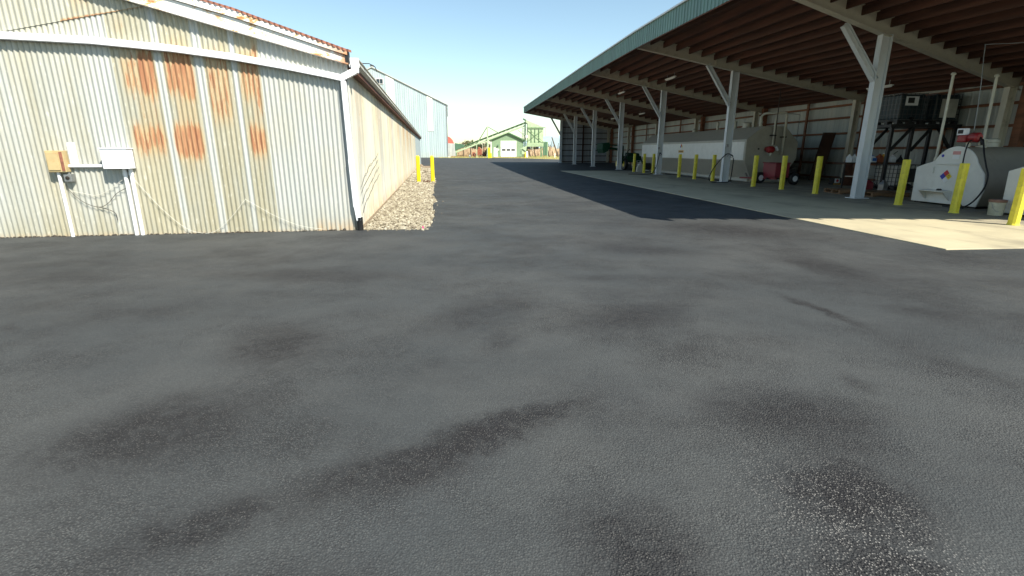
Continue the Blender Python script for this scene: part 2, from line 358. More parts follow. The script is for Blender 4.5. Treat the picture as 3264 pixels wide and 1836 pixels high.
        if smooth:
            me.shade_smooth()
            if smooth != 'all':
                bm = bmesh.new(); bm.from_mesh(me)
                for e in bm.edges:
                    if len(e.link_faces) == 2 and e.calc_face_angle() > R(40): e.smooth = False
                bm.to_mesh(me); bm.free()
        return o
def corr(x0, x1, zbot, ztop, pitch=.076, amp=.009, per=8, rows=2, prof='sine', y=0., attrs=None):
    """profiled sheet standing in the xz plane; zbot/ztop are functions of x"""
    m = MB(); n = int(round((x1-x0)/pitch*per)); xs = np.linspace(x0, x1, n+1)
    if prof == 'sine': ys = y+amp*np.sin(2*PI*xs/pitch)
    else: ph = (xs/pitch) % 1.0; ys = y-amp*np.clip((.16-np.abs(ph-.5))/.07, 0, 1)
    zb = np.array([zbot(x) for x in xs]); zt = np.array([ztop(x) for x in xs])
    V = []
    for j in range(rows+1):
        f = j/rows; V.append(np.stack([xs, ys, zb+(zt-zb)*f], 1))
    V = np.concatenate(V); m.v = [tuple(p) for p in V.tolist()]; k = n+1
    m.f = [(j*k+i, j*k+i+1, (j+1)*k+i+1, (j+1)*k+i) for j in range(rows) for i in range(n)]
    if attrs: m.a = {a: fn(V[:,0], V[:,2]) for a, fn in attrs.items()}
    return m
def text_obj(name, body, size, mat, parent, loc, rot, ext=.002):
    cu = bpy.data.curves.new(name, 'FONT'); cu.body = body; cu.size = size; cu.extrude = ext; cu.align_x = 'CENTER'; cu.align_y = 'CENTER'
    o = bpy.data.objects.new(name, cu); COL.objects.link(o); dg = bpy.context.evaluated_depsgraph_get(); me = bpy.data.meshes.new_from_object(o.evaluated_get(dg))
    bpy.data.objects.remove(o); me.materials.clear(); me.materials.append(MT[mat]); q = bpy.data.objects.new(name, me); COL.objects.link(q)
    q.parent = parent; q.location = loc; q.rotation_euler = rot; return q
def at(u, v, Y):
    """point of the photograph (pixel of 3264 x 1836) at distance Y, used to read positions of far things"""
    a = (u-1632)/FPX; b = -(v-918)/FPX; c, s = math.cos(PITCH), math.sin(PITCH); d = Vector((a, c+b*s, -s+b*c)); return Vector((0,0,CAMH))+d*(Y/d.y)
def gr(u, v):
    a = (u-1632)/FPX; b = -(v-918)/FPX; c, s = math.cos(PITCH), math.sin(PITCH); d = Vector((a, c+b*s, -s+b*c)); return Vector((0,0,CAMH))+d*(-CAMH/d.z)

# ================================================================ THE SETTING
m = MB(); m.add([(-4000,-600,-.07),(4000,-600,-.07),(4000,7000,-.07),(-4000,7000,-.07)], [(0,1,2,3)])
tag(m.build('ground', 'ground'), kind='structure')
BO = Vector((-2.70, 8.91, 0)); RB = math.atan2(.15, .989)                  # barn corner and heading
BX = Vector((math.cos(RB), math.sin(RB), 0)); BY = Vector((-math.sin(RB), math.cos(RB), 0))
def BN(x, y, z=0): return BO+BX*x+BY*y+Vector((0,0,z))
GE = [(-1.60,8.99),(-1.50,9.35),(-1.58,9.9),(-1.66,10.8),(-1.80,11.8),(-2.02,12.8),(-2.12,14.3),(-2.55,16.4),(-2.85,18.9),(-3.22,21.1),(-3.45,23.3),(-3.88,26),(-4.6,29.5),(-5.2,33),(-6.0,38.0),(-6.9,45),(-7.6,50)]
def wob(pts, a=.035, k=5):
    out = []
    for i in range(len(pts)-1):
        p, q = Vector(pts[i]), Vector(pts[i+1])
        for j in range(k): t = j/k; r = p.lerp(q, t); out.append((r.x+random.uniform(-a,a)*min(1, r.y/14), r.y+random.uniform(-a,a)*.5))
    out.append(tuple(pts[-1])); return out
ge = wob(GE)
bl = BN(-30, -.02); c1 = BN(.0, -.03)
FAR = [gr(1860,510), gr(1790,508.5), gr(1668,504.5), gr(1560,503), gr(1430,503.5)]
poly = [(-60,-40),(60,-40),(60,70)]+[(p.x,p.y) for p in FAR]+[(-14.2,112),(-21,112),(-8.6,50.3)]+ge[::-1]+[(-2.1,8.93),(c1.x+.02,c1.y),(BN(-.6,-.03).x,BN(-.6,-.03).y),(bl.x,bl.y),(-60,2)]
def slab_mesh(name, poly, z0, z1, mat):
    bm = bmesh.new(); f = bm.faces.new([bm.verts.new((x,y,z1)) for x, y in poly]); r = bmesh.ops.extrude_face_region(bm, geom=[f])
    for v in [g for g in r['geom'] if isinstance(g, bmesh.types.BMVert)]: v.co.z = z0
    bmesh.ops.triangulate(bm, faces=bm.faces[:]); bmesh.ops.recalc_face_normals(bm, faces=bm.faces); me = bpy.data.meshes.new(name); bm.to_mesh(me); bm.free()
    me.materials.append(MT[mat]); o = bpy.data.objects.new(name, me); COL.objects.link(o); return o
tag(slab_mesh('asphalt_yard', poly, -.06, 0, 'asphalt'), kind='structure')
# concrete floor of the fuelling bay
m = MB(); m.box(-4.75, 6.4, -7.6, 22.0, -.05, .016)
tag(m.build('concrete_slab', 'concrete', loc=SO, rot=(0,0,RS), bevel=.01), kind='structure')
# dirt strip beyond the gravel, at the foot of the warehouse
m = MB(); m.add([(-8.4,49,-.03),(-7.3,49,-.03),(-8.8,62,-.03),(-12.5,88,-.03),(-14.4,112,-.03),(-24,112,-.03),(-12,62,-.03)], [tuple(range(7))])
tag(m.build('dirt_path', 'dirt'), kind='structure')
# gravel bed and its stones
gp = [(x-.0, y) for x, y in ge]
bm_pts = gp+[(BN(.02,41.6).x, BN(.02,41.6).y), (BN(.02,0).x, BN(.02,0).y)]
tag(slab_mesh('gravel_bed', bm_pts, -.065, -.035, 'gravel_bed'), kind='structure')
def gravel():
    ico = bmesh.new(); bmesh.ops.create_icosphere(ico, subdivisions=1, radius=1); bv = np.array([v.co[:] for v in ico.verts]); bf = np.array([[v.index for v in f.verts] for f in ico.faces]); ico.free()
    gx = np.array([p[1] for p in ge]); ex = np.array([p[0] for p in ge]); o = np.argsort(gx); gx = gx[o]; ex = ex[o]
    ys = []; xs = []; rad = []
    for (y0, y1, dens, r0) in ((8.98,14,900,.019),(14,20,620,.024),(20,30,330,.033),(30,42,150,.045)):
        n = int((y1-y0)*2.2*dens); y = RNG.uniform(y0, y1, n); x = RNG.uniform(-9, -1.4, n) if False else None
        l = -2.70-.1517*(y-8.91); r = np.interp(y, gx, ex); x = l+(r-l-.01)*RNG.uniform(0, 1, n)
        keep = RNG.uniform(0, 2.2, n) < np.clip(r-l, .1, 2.2); ys.append(y[keep]); xs.append(x[keep]); rad.append(r0*RNG.lognormal(0, .28, keep.sum()))
    x = np.concatenate(xs); y = np.concatenate(ys); rd = np.concatenate(rad); n = len(x)
    ang = RNG.uniform(0, 2*PI, n); sc = np.stack([rd*RNG.uniform(.8,1.4,n), rd*RNG.uniform(.7,1.1,n), rd*RNG.uniform(.5,.85,n)], 1)
    V = bv[None]*sc[:,None]*(1+RNG.uniform(-.14,.14,(n,len(bv),1))); ca, sa = np.cos(ang)[:,None], np.sin(ang)[:,None]
    X = V[:,:,0]*ca-V[:,:,1]*sa+x[:,None]; Y = V[:,:,0]*sa+V[:,:,1]*ca+y[:,None]; Z = V[:,:,2]+(-.03+rd*RNG.uniform(0,.9,n))[:,None]
    P = np.stack([X,Y,Z],2).reshape(-1,3); F = (bf[None]+(np.arange(n)*len(bv))[:,None,None]).reshape(-1,3)
    me = bpy.data.meshes.new('gravel'); me.from_pydata(P.tolist(), [], F.tolist()); a = me.attributes.new('shade', 'FLOAT', 'POINT')
    a.data.foreach_set('value', np.repeat(RNG.uniform(0,1,n), len(bv)).astype(np.float32)); me.materials.append(MT['stone'])
    g = bpy.data.objects.new('gravel', me); COL.objects.link(g); tag(g, 'tan river gravel strip along the barn side wall', 'gravel', kind='stuff')
gravel()
def scatter(name, label, mat, pts, r0, grp=None):
    ico = bmesh.new(); bmesh.ops.create_icosphere(ico, subdivisions=1, radius=1); bv = [v.co.copy() for v in ico.verts]; bf = [[v.index for v in f.verts] for f in ico.faces]; ico.free()
    m = MB(); sh = []
    for x, y, z in pts:
        r = r0*random.lognormvariate(0, .4); a = random.uniform(0, 6.3); f1, f2 = random.uniform(.7,1.4), random.uniform(.4,.8); vs = []
        for v in bv:
            q = v*r*random.uniform(.85,1.15); vs.append((x+(q.x*math.cos(a)-q.y*math.sin(a))*f1, y+(q.x*math.sin(a)+q.y*math.cos(a)), z+r*.35+q.z*f2))
        m.add(vs, bf); sh += [random.random()]*len(bv)
    m.a = {'shade': sh}; return tag(m.build(name, mat), label, 'debris', kind='stuff')
sp_ = []
for x, y in ge[:70]:
    if random.random() < .5: sp_.append((x+abs(random.gauss(0,.06))+.01, y+random.uniform(-.1,.1), 0))
for k in range(40): sp_.append((random.uniform(-2.6,-1.5), 8.93-abs(random.gauss(0,.10)), 0))
scatter('stray_stones', 'tan stones spilled from the gravel onto the asphalt edge', 'stone', sp_, .011)
cr = []
for k in range(520):
    x = -random.uniform(0, 7.5); dense = .5+.5*math.sin(x*4)*math.cos(x*1.7)
    if random.random() < .35+.6*dense: p = BN(x, -.02-abs(random.gauss(0,.03))); cr.append((p.x, p.y, 0))
scatter('soil_crumbs', 'dark crumbs of dirt and asphalt along the foot of the barn wall', 'soil', cr, .013)
# hills on the horizon
m = MB(); hx = np.linspace(-3500, 3500, 120)
hz = 55+60*np.clip(np.sin(hx/610+.6), 0, 1)+30*np.sin(hx/170)*.6+RNG.uniform(-6,6,120)+75*np.exp(-((hx-560)/260)**2)
for i, x in enumerate(hx): m.v += [(x, 5600, -5), (x, 5600, float(hz[i])*.75), (x, 6300, float(hz[i])*1.0), (x, 6900, -5)]
for i in range(119):
    k = i*4
    for j in range(3): m.f.append((k+j, k+4+j, k+5+j, k+1+j))
tag(m.build('hills', 'hill'), kind='structure')

# ================================================================ RUSTY BARN
barn = thing('corrugated_barn', 'old barn of rust-streaked corrugated sheets with a white sloping gutter', 'barn', BO, RB)
WL = -9.0
def zr(x): return 2.72-.26*x if x > -7 else 2.72+.26*7+.26*(x+7)
def rustf(x, z):
    r = np.zeros_like(x)
    def zone(x0, x1, z0, z1, s, soft=.08, softz=.34):
        a = np.clip((x-x0)/soft, 0, 1)*np.clip((x1-x)/soft, 0, 1)*np.clip((z-z0)/softz, 0, 1)*np.clip((z1-z)/softz, 0, 1)
        np.maximum(r, a*s, out=r)
    zone(-3.45,-2.88,2.02,3.02,.50); zone(-3.20,-2.88,2.0,3.02,.88); zone(-3.45,-2.88,1.12,1.95,.62); zone(-3.46,-3.2,2.98,3.4,.7); zone(-3.2,-2.88,2.9,3.15,.5)
    zone(-2.82,-2.33,2.02,3.1,.66); zone(-2.64,-2.33,1.98,3.05,.95); zone(-2.84,-2.33,1.10,1.92,1.05); zone(-2.7,-2.34,2.7,3.2,.55)
    zone(-2.22,-1.80,1.6,3.1,.47); zone(-2.16,-1.98,2.1,2.9,.6); zone(-1.72,-1.38,1.95,3.1,.56); zone(-1.49,-1.355,1.75,3.25,.9); zone(-1.70,-1.36,1.10,1.95,.75)
    zone(-3.3,-2.9,.9,3.0,.30,.08,.5); zone(-2.75,-2.35,.8,3.1,.34,.08,.5); zone(-1.6,-1.37,.8,3.1,.34,.08,.5)
    zone(-1.95,-1.85,.9,2.0,.36); zone(-3.96,-3.60,3.2,4.2,.36)
    return r
def tonef(x, z):
    t = np.full_like(x, .62); sheets = (x > -3.5) & (x < -1.36) & (z > .05)
    t[sheets] = .12
    for a, b in ((-2.895,-2.80),(-2.335,-2.20),(-1.79,-1.705)): t[(x > a) & (x < b)] = 1.0
    t[(x >= -1.36)] = .80; t[x < -4.9] = .5
    i = (x < -3.5); t[i] += .16*np.sin(x[i]*3.1)+.1*np.sin(x[i]*9.7); return np.clip(t-.35*np.clip(1-z/.5, 0, 1), 0, 1)
def lowf(x, z): return np.clip(1-z/np.where(x > -.75, .22, .05), 0, 1)*np.clip(np.where(x > -.75, .9, .5), 0, 1)
ATT = {'rust': rustf, 'tone': tonef, 'low': lowf}
corr(WL, 0, lambda x: -.01, zr, rows=44, amp=.0115, attrs=ATT).build('front_wall', 'barn_sheet', barn, smooth='all')
def lapb(x): return 3.05+.205*(x+4.95)
corr(-7.0, -2.72, lapb, lambda x: max(zr(x)-.02, lapb(x)+.005), rows=10, y=-.014, attrs={'rust': lambda x, z: np.maximum(rustf(x, z), .75*np.clip(1-(z-np.array([lapb(a) for a in x]))/.012, 0, 1)*(x > -4.1)), 'tone': lambda x, z: np.where(x < -3.9, .45, .3), 'low': lowf}).build('upper_sheet', 'barn_sheet', barn, smooth='all')
# side wall: its own run of sheets, standing along y
def side_rust(x, z): return np.clip(.18+.16*np.sin(x*1.7)+.22*np.clip((x-9)/10, 0, 1)*(x < 24), 0, .5)*np.clip(z/2.2, .3, 1)
sd = corr(0, 31.5, lambda x: .02, lambda x: 2.66, pitch=.076, amp=.008, per=6, rows=14, attrs={'rust': side_rust, 'tone': lambda x, z: .45+.4*np.sin(x*2.3)*np.cos(x*.7), 'low': lambda x, z: np.clip(1-z/.35, 0, 1)*.9})
sd.build('side_wall', 'side_sheet', barn, smooth='all', loc=(0,0,0), rot=(0,0,PI/2))
sd = corr(0, 16.3, lambda x: .02, lambda x: 2.66, pitch=.152, amp=.01, per=6, rows=4, attrs={'rust': lambda x, z: x*0, 'tone': lambda x, z: x*0+1., 'low': lambda x, z: x*0})
sd.build('newer_side_wall', 'warehouse', barn, smooth='all', loc=(0,31.5,0), rot=(0,0,PI/2))['label'] = 'plain galvanised newer stretch of wall'
m = MB(); m.box(-.02,.022,.02,47.8,-.06,.05); m.build('foundation', 'dirt', barn)
# roof
m = MB(); nx = 60
for sgn in (1, -1):
    for i in range(2): pass
ys = np.linspace(-.16, 48, 2)
def roofstrip(x0, x1, z0, z1):
    k = len(m.v); m.v += [(x0,-.006,z0),(x1,-.006,z1),(x1,48,z1),(x0,48,z0),(x0,-.006,z0-.03),(x1,-.006,z1-.03),(x1,48,z1-.03),(x0,48,z0-.03)]
    m.f += [(k,k+1,k+2,k+3),(k+7,k+6,k+5,k+4),(k,k+4,k+5,k+1),(k+3,k+2,k+6,k+7),(k,k+3,k+7,k+4),(k+1,k+5,k+6,k+2)]
roofstrip(.10, -7, 2.79, 4.62); roofstrip(-7, -14.1, 4.62, 2.79); m.build('roof', 'rust_metal', barn)
def tp(x): return .66+.34*min(1, max(0, -x/1.6))
rim = corr(-7.15, .1, lambda x: -.03, lambda x: .008, pitch=.076, amp=.010, per=6, rows=1)
rim.v = [(x, y, z+2.72+.32*tp(x)-.26*x) for x, y, z in rim.v]; rim.build('roof_edge', 'rust_metal', barn, loc=(0,-.165,0))
def rake_board(z0, z1, y0, y1, name):
    m = MB(); n = 40; att = []
    for i in range(n+1):
        x = .03-7.1*i/n; zz = 2.72-.26*x
        m.v += [(x,y0,zz+z0*tp(x)),(x,y1,zz+z0*tp(x)),(x,y1,zz+z1*tp(x)),(x,y0,zz+z1*tp(x))]; att += [max(0, 1-abs(x)/.45)]*4
    for i in range(n):
        k = i*4
        for a, b in ((0,1),(1,2),(2,3),(3,0)): m.f.append((k+a,k+b,k+4+b,k+4+a))
    m.f += [(3,2,1,0),(n*4,n*4+1,n*4+2,n*4+3)]; m.a = {'rust': att}; m.build(name, 'rust_trim', barn)
rake_board(-.005,.015,-.135,-.002,'rake_trim'); rake_board(.018,.185,-.12,-.01,'rake_board'); rake_board(.195,.29,-.155,-.01,'roof_flashing')
m = MB(); m.box(-.005,.05,-.14,-.02,2.74,2.90); m.build('corner_block', 'black_steel', barn)
# sloping white gutter across the front, elbow, downspout
BAR = [(-9,3.01),(-5.0,3.0),(-3.71,2.965),(-2.61,2.885),(-1.72,2.785),(-1.0,2.675),(-.35,2.56),(-.12,2.515)]
m = MB()
for x, z in BAR: m.v += [(x,-.115,z-.055),(x,-.012,z-.055),(x,-.012,z+.045),(x,-.115,z+.045)]
for i in range(len(BAR)-1):
    k = i*4
    for a, b in ((0,1),(1,2),(2,3),(3,0)): m.f.append((k+a,k+b,k+4+b,k+4+a))
k = (len(BAR)-1)*4; m.f += [(3,2,1,0),(k,k+1,k+2,k+3)]
m.build('front_gutter', 'white_paint', barn, bevel=.006)
m = MB(); m.bar((-.13,-.065,2.49), (.13,-.065,2.62), .09, .10); m.bar((.125,-.065,2.585),(.125,-.065,2.76), .11, .10); m.build('elbow', 'white_paint', barn, bevel=.006)
m = MB(); m.bar((-.075,-.065,2.46),(-.055,-.065,1.2), .085, .085, up=(1,0,0)); m.bar((-.055,-.065,1.22),(-.03,-.065,.40), .095,.095, up=(1,0,0)); m.bar((-.03,-.065,.42),(.0,-.065,.17), .085,.085, up=(1,0,0)); m.build('downspout', 'white_paint', barn, bevel=.012)
m = MB(); pr = []
for i in range(15): z = i*.0155; pr += [(.045,z),(.056,z+.004),(.056,z+.009),(.045,z+.013)]
m.lathe(pr, (.01,-.065,0), 16); m.build('drain_hose', 'rubber', barn, smooth=True)
# eave gutter along the side
gprof = [(.035,2.68),(.13,2.68),(.175,2.73),(.165,2.79),(.185,2.80),(.185,2.815),(.15,2.815),(.15,2.74),(.12,2.70),(.05,2.70),(.05,2.82),(.035,2.82)]
m = MB(); m.prism(gprof, 'y', -.02, 48.1); m.build('eave_gutter', 'cream_paint', barn)
m = MB(); m.prism([(.03,2.675),(.19,2.675),(.19,2.82),(.03,2.82)], 'y', -.03, -.021); m.build('gutter_end_cap', 'white_paint', barn)
m = MB(); m.box(.036,.187,0,.03,2.816,2.822); st0 = m.build('gutter_strap', 'rust_metal', barn); st0.location = (0,.4,0)
for i in range(1, 20):
    q = st0.copy(); COL.objects.link(q); q.parent = barn; q.location = (0, .4+i*1.85, 0)
m = MB(); m.box(.012,.12,0,48,2.60,2.67); m.build('soffit', 'brown_wood', barn)
m = MB(); m.box(-14,-.02,47.9,48,0,2.7); m.prism([(-14,0),(-13.9,0),(-13.9,2.7),(-14,2.7)], 'y', .1, 47.9); m.build('rear_wall', 'warehouse', barn)
# bent wire at the gutter corner
m = MB(); m.tube([(.18,.5,2.82),(.25,.9,2.88),(.33,1.1,2.86),(.36,1.15,2.78)], .008, 5); tag(m.build('bent_wire', 'wire_dark', loc=BO, rot=(0,0,RB)), 'stray dark wire sticking up from the barn gutter corner', 'wire')

# boxes and pipes on the barn front
def bt(name, label, cat, x, y, z=0, group=None): return thing(name, label, cat, BN(x, y, z), RB, group)
t = bt('meter_box', 'rusty tan electrical box beside a white board on the barn', 'electrical box', -4.52, -.06)
m = MB(); m.box(-.125,.125,-.075,.045,1.03,1.36); m.build('box', 'rust_box', t, bevel=.008)
m = MB(); m.box(-.105,.055,-.09,-.077,1.06,1.335); m.build('door', 'rust_box', t, bevel=.004)
m = MB(); m.box(.075,.118,-.083,-.077,1.05,1.34); m.build('side_flange', 'rust_metal', t)
m = MB(); m.tube([(-.03,-.01,1.03),(-.03,-.01,.0)], .026, 12); m.build('conduit', 'white_plastic', t, smooth=True)
t = bt('junction_box', 'small grey junction box hanging below the rusty electrical box', 'junction box', -4.42, -.05)
m = MB(); m.box(-.055,.055,-.05,.035,.88,1.0); m.build('box', 'grey_steel', t, bevel=.006)
m = MB(); m.lathe([(.028,0),(.028,.01),(.012,.014)], (0,0,0), 14); m.build('knockout', 'dark_ink', t, loc=(.0,-.051,.94), rot=(PI/2,0,0))
m = MB(); m.tube([(0,0,1.0),(0,0,1.03)], .018, 10); m.build('nipple', 'grey_steel', t)
m = MB(); m.box(-.055,.055,-.025,.0,1.135,1.48); tag(m.build('mounting_board', 'white_plastic', loc=BN(-4.31,-.02), rot=(0,0,RB), bevel=.003), 'narrow white upright board beside the rusty box', 'board')
m = MB(); m.tube([(-4.42,-.04,1.12),(-3.82,-.04,1.12)], .026, 12); tag(m.build('wall_conduit', 'white_plastic', loc=BO, rot=(0,0,RB), smooth=True), 'white horizontal pipe linking the two wall boxes', 'pipe')
t = bt('electrical_box', 'plain white electrical box above two white conduits on the barn', 'electrical box', -3.64, -.09)
m = MB(); m.box(-.19,.19,-.10,.075,1.08,1.39); m.build('box', 'white_paint', t, bevel=.006)
m = MB(); m.box(-.20,.20,-.112,.08,1.385,1.402); m.build('lid', 'white_paint', t)
for x in (.035, .125):
    m = MB(); m.tube([(x,.04,1.08),(x,.04,0)], .03, 14); m.build('conduit', 'white_plastic', t, smooth=True)
    m = MB(); m.tube([(x,.04,.97),(x,.04,1.02)], .036, 14); m.build('coupling', 'white_plastic', t, smooth=True)
def wire(name, pts, r, mat, label, o=BO, rz=RB, grp=None, cat='wire'):
    P = []; pts = [Vector(p) for p in pts]
    for i in range(len(pts)-1):
        a, b = pts[max(i-1,0)], pts[min(i+2,len(pts)-1)]; p, q = pts[i], pts[i+1]
        for j in range(6):
            t = j/6; P.append(.5*((2*p)+(q-a)*t+(2*a-5*p+4*q-b)*t*t+(3*p-a-3*q+b)*t**3))
    P.append(pts[-1]); m = MB(); m.tube(P, r, 6); return tag(m.build(name, mat, loc=o, rot=(0,0,rz), smooth='all'), label, cat, grp)
wire('cable', [(-3.50,-.045,.93),(-3.42,-.045,.80),(-3.15,-.05,.42),(-2.88,-.05,.13),(-2.66,-.05,.02),(-2.4,-.05,.03),(-2.1,-.05,.27),(-1.86,-.05,.54),(-1.80,-.05,.54),(-1.4,-.05,.28),(-1.0,-.05,.10),(-.62,-.05,.03)], .0038, 'wire', 'pale sagging cable looping low along the barn from the conduits')
wire('cable', [(-4.50,-.04,.84),(-4.46,-.04,.72),(-4.3,-.04,.55),(-4.1,-.04,.47),(-3.95,-.04,.53),(-3.8,-.04,.68),(-3.64,-.04,.77)], .0045, 'wire_dark', 'dark sagging cable between the junction box and the conduits')
wire('cable', [(-4.44,-.04,.73),(-4.3,-.04,.70),(-4.1,-.04,.66),(-3.9,-.04,.74),(-3.7,-.04,.88),(-3.62,-.045,.92)], .004, 'wire', 'thin pale cable strung above the dark one near the junction box')
wire('cable', [(-4.1,-.04,.47),(-3.95,-.04,.42),(-3.87,-.04,.36),(-3.86,-.04,.25)], .005, 'wire_dark', 'short loose dark cable end hanging beneath the pale cable')
for i, z in enumerate((1.18, 1.02, .86, .70)):
    wp = [(.03, .3+.33*j, z-.42+.56*(j/10)**.8+random.uniform(-.035,.035)) for j in range(11)]  # wires coloured dark to stand for the shadows they throw on the wall
    wire('shadow_wire', wp, .0038, 'wire_dark', ('topmost','second','third','lowest')[i]+' of four wires coloured dark like their shadows on the barn side wall', grp='wires on the barn side wall')
m = MB(); m.box(0,.025,0,.002,.02,.06); m.tube([(.0,.001,-.05),(.0,.001,.07)], .003, 5); tag(m.build('marker_flag', 'pink_flag', loc=(-1.62,9.05,-.02)), 'tiny pink marker at the corner of the gravel', 'marker')

# ================================================================ BOLLARDS
def bollard_mesh(h=1.18, w=.075):
    m = MB(); c = w*.42
    pts = lambda s: [(-w*s,-(w-c)*s),(-(w-c)*s,-w*s),((w-c)*s,-w*s),(w*s,-(w-c)*s),(w*s,(w-c)*s),((w-c)*s,w*s),(-(w-c)*s,w*s),(-w*s,(w-c)*s)]
    lv = [(1.12,0),(1.10,.015),(1.0,.04),(1.0,h-.012),(.93,h)]
    for s, z in lv: m.v += [(x, y, z) for x, y in pts(s)]
    for i in range(len(lv)-1):
        for j in range(8): k = i*8; m.f.append((k+j, k+(j+1)%8, k+8+(j+1)%8, k+8+j))
    k = (len(lv)-1)*8; m.f.append(tuple(k+j for j in range(8))); m.f.append(tuple(range(8))[::-1]); return m
SB = [(9.94,13.04),(9.89,11.29),(9.38,9.38),(9.86,16.57),(9.76,18.5),(9.43,19.99),(9.3,23.8),(9.02,25.41),(8.85,27.26),(8.71,31.86),(8.44,33.0),(8.17,34.6)]
SL = ['yellow bollard before the dark steel stand, left of the white tank','yellow bollard standing in front of the white tank with the diamond placard','yellow bollard at the right edge, before the tank that is cut off by the frame',
 'yellow bollard in front of the leaning dark board','yellow bollard in front of the small red cart','yellow bollard below the dark red pump at the end of the long tank',
 'yellow bollard inside the hose loop beside the nearer hose post','yellow bollard before the long tank, second left of the nearer hose post','yellow bollard just below and right of the long tank placard',
 'yellow bollard at the far end of the long tank, left of the farther hose','yellow bollard between the pale jugs and the long tank','yellow bollard left of the pale jugs, farthest of the shed row']
hs = [1.13,1.08,1.03]+[1.18]*9
b0 = None
for i, ((x, y), lb) in enumerate(zip(SB, SL)):
    if b0 is None: o = b0 = bollard_mesh().build('bollard', 'yellow'); o.location = (x, y, .016); o.rotation_euler = (R(.6), 0, RS)
    else: o = b0.copy(); COL.objects.link(o); o.location = (x, y, .016); o.rotation_euler = (R(random.uniform(-.8,.8)), R(random.uniform(-.8,.8)), RS+R(random.uniform(-4,4)))
    o.scale = (1, 1, hs[i]/1.18); tag(o, lb, 'bollard', 'yellow bollards in front of the fuel tanks')
mm = MB(); mm.lathe([(.085,-.05),(.085,1.08),(.08,1.12),(.06,1.15),(.02,1.165)], (0,0,0), 20)
o = mm.build('bollard', 'yellow_paint', smooth=True); o.location = (-4.24, 23.3, 0); tag(o, 'yellow pipe bollard in the gravel nearer the barn wall', 'bollard', 'yellow bollards in the gravel')
o2 = o.copy(); COL.objects.link(o2); o2.location = (-3.60, 23.3, 0); tag(o2, 'yellow pipe bollard at the edge of the asphalt beside the gravel', 'bollard', 'yellow bollards in the gravel')
m = MB()
for i in range(7):
    a = i*.9; m.bar((-.12+.04*i,.02*math.sin(a),.0), (-.1+.05*i,.06*math.cos(a),.09+.03*math.sin(a*2)), .035, .03)
tag(m.build('wood_scrap', 'brown_wood', loc=(-3.92,23.2,-.03)), 'dark scrap between the two gravel bollards', 'scrap')

# ================================================================ OPEN SHED
shed = thing('open_shed', 'long open-fronted shed with green fascia, white posts and dark timber roof', 'shed', SO, RS)
BAY = 7.924
HK = [(-1.2,4.08),(-1,4.14),(0,4.40),(1,4.62),(2,4.715),(3,4.765),(4,4.80),(5,4.84),(6,4.88),(6.1,4.884)]
def hz(t): return float(np.interp(t/BAY, [k for k, _ in HK], [h for _, h in HK]))
SLP = .192
def zb(s, t): return hz(t)-SLP*s                                          # underside of the beams
TN = [-8.0]+[k*BAY for k in range(0, 7)]+[47.85]
TN = sorted(set([-8.0,-4.0,0,4.0,BAY,2*BAY,3*BAY,4*BAY,5*BAY,6*BAY,47.85]))
def sheet(name, mat, dz, th, s0=-4.42, s1=6.45):
    m = MB()
    for t in TN:
        for s in (s0, s1):
            z = zb(s, t)+dz; m.v += [(s,t,z),(s,t,z+th)]
    n = len(TN)
    for i in range(n-1):
        k = i*4; m.f += [(k,k+2,k+6,k+4),(k+1,k+5,k+7,k+3),(k,k+4,k+5,k+1),(k+2,k+3,k+7,k+6)]
    k = (n-1)*4; m.f += [(0,1,3,2),(k,k+2,k+3,k+1)]
    return m.build(name, mat, shed)
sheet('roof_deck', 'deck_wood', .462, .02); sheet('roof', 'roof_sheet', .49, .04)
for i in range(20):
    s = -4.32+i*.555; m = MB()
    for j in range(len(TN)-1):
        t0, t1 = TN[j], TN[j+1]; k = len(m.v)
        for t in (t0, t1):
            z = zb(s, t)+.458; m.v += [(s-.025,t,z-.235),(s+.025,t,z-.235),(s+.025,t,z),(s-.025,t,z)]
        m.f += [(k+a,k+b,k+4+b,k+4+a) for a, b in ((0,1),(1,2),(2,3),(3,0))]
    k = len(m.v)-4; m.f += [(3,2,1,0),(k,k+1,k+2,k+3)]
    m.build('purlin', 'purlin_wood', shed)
# posts, braces, beams: one set per frame
for k in range(7):
    t = k*BAY if k < 6 else 47.5
    sk_ = .25 if k == 0 else 0; tr = t+5.72*sk_
    m = MB(); m.ibeam((-4.36,t-4.36*sk_,zb(-4.36,t)+.215), (6.1,t+6.1*sk_,zb(6.1,t)+.215), .20, .47, .022, .014, up=(0,0,1)); bm_ = m.build('beam', 'beam_paint', shed)
    m = MB(); m.box(-.012,.012,-.07,.07,-.2,.2); m.build('splice_plate', 'beam_paint', bm_, loc=(-.9 if k else -.35,t,zb(-.9 if k else -.35,t)+.22), rot=(0,R(11),0))
    m = MB(); m.ibeam((0,t,.02), (0,t,zb(0,t)+.02), .19, .31, .022, .03, up=(1,0,0)); p = m.build('post', 'post_paint', shed, bevel=.004)
    m = MB(); m.box(-.23,.23,t-.19,t+.19,.016,.036); m.build('base_plate', 'post_paint', p)
    m = MB(); m.ibeam((-.10,t,3.26), (-1.24,t,zb(-1.24,t)+.0), .15, .17, .018, .03, up=(.6,0,.7)); m.build('brace', 'post_paint', shed)
    m = MB(); m.ibeam((5.72,tr,.02), (5.72,tr,zb(5.72,t)+.01), .19, .26, .022, .014, up=(1,0,0)); m.build('rear_post', 'beam_paint', shed)
    m = MB(); m.box(5.94,6.18,tr-.42,tr-.16,.0,zb(6.1,t)+.2); m.build('timber_post', 'girt_wood', shed)
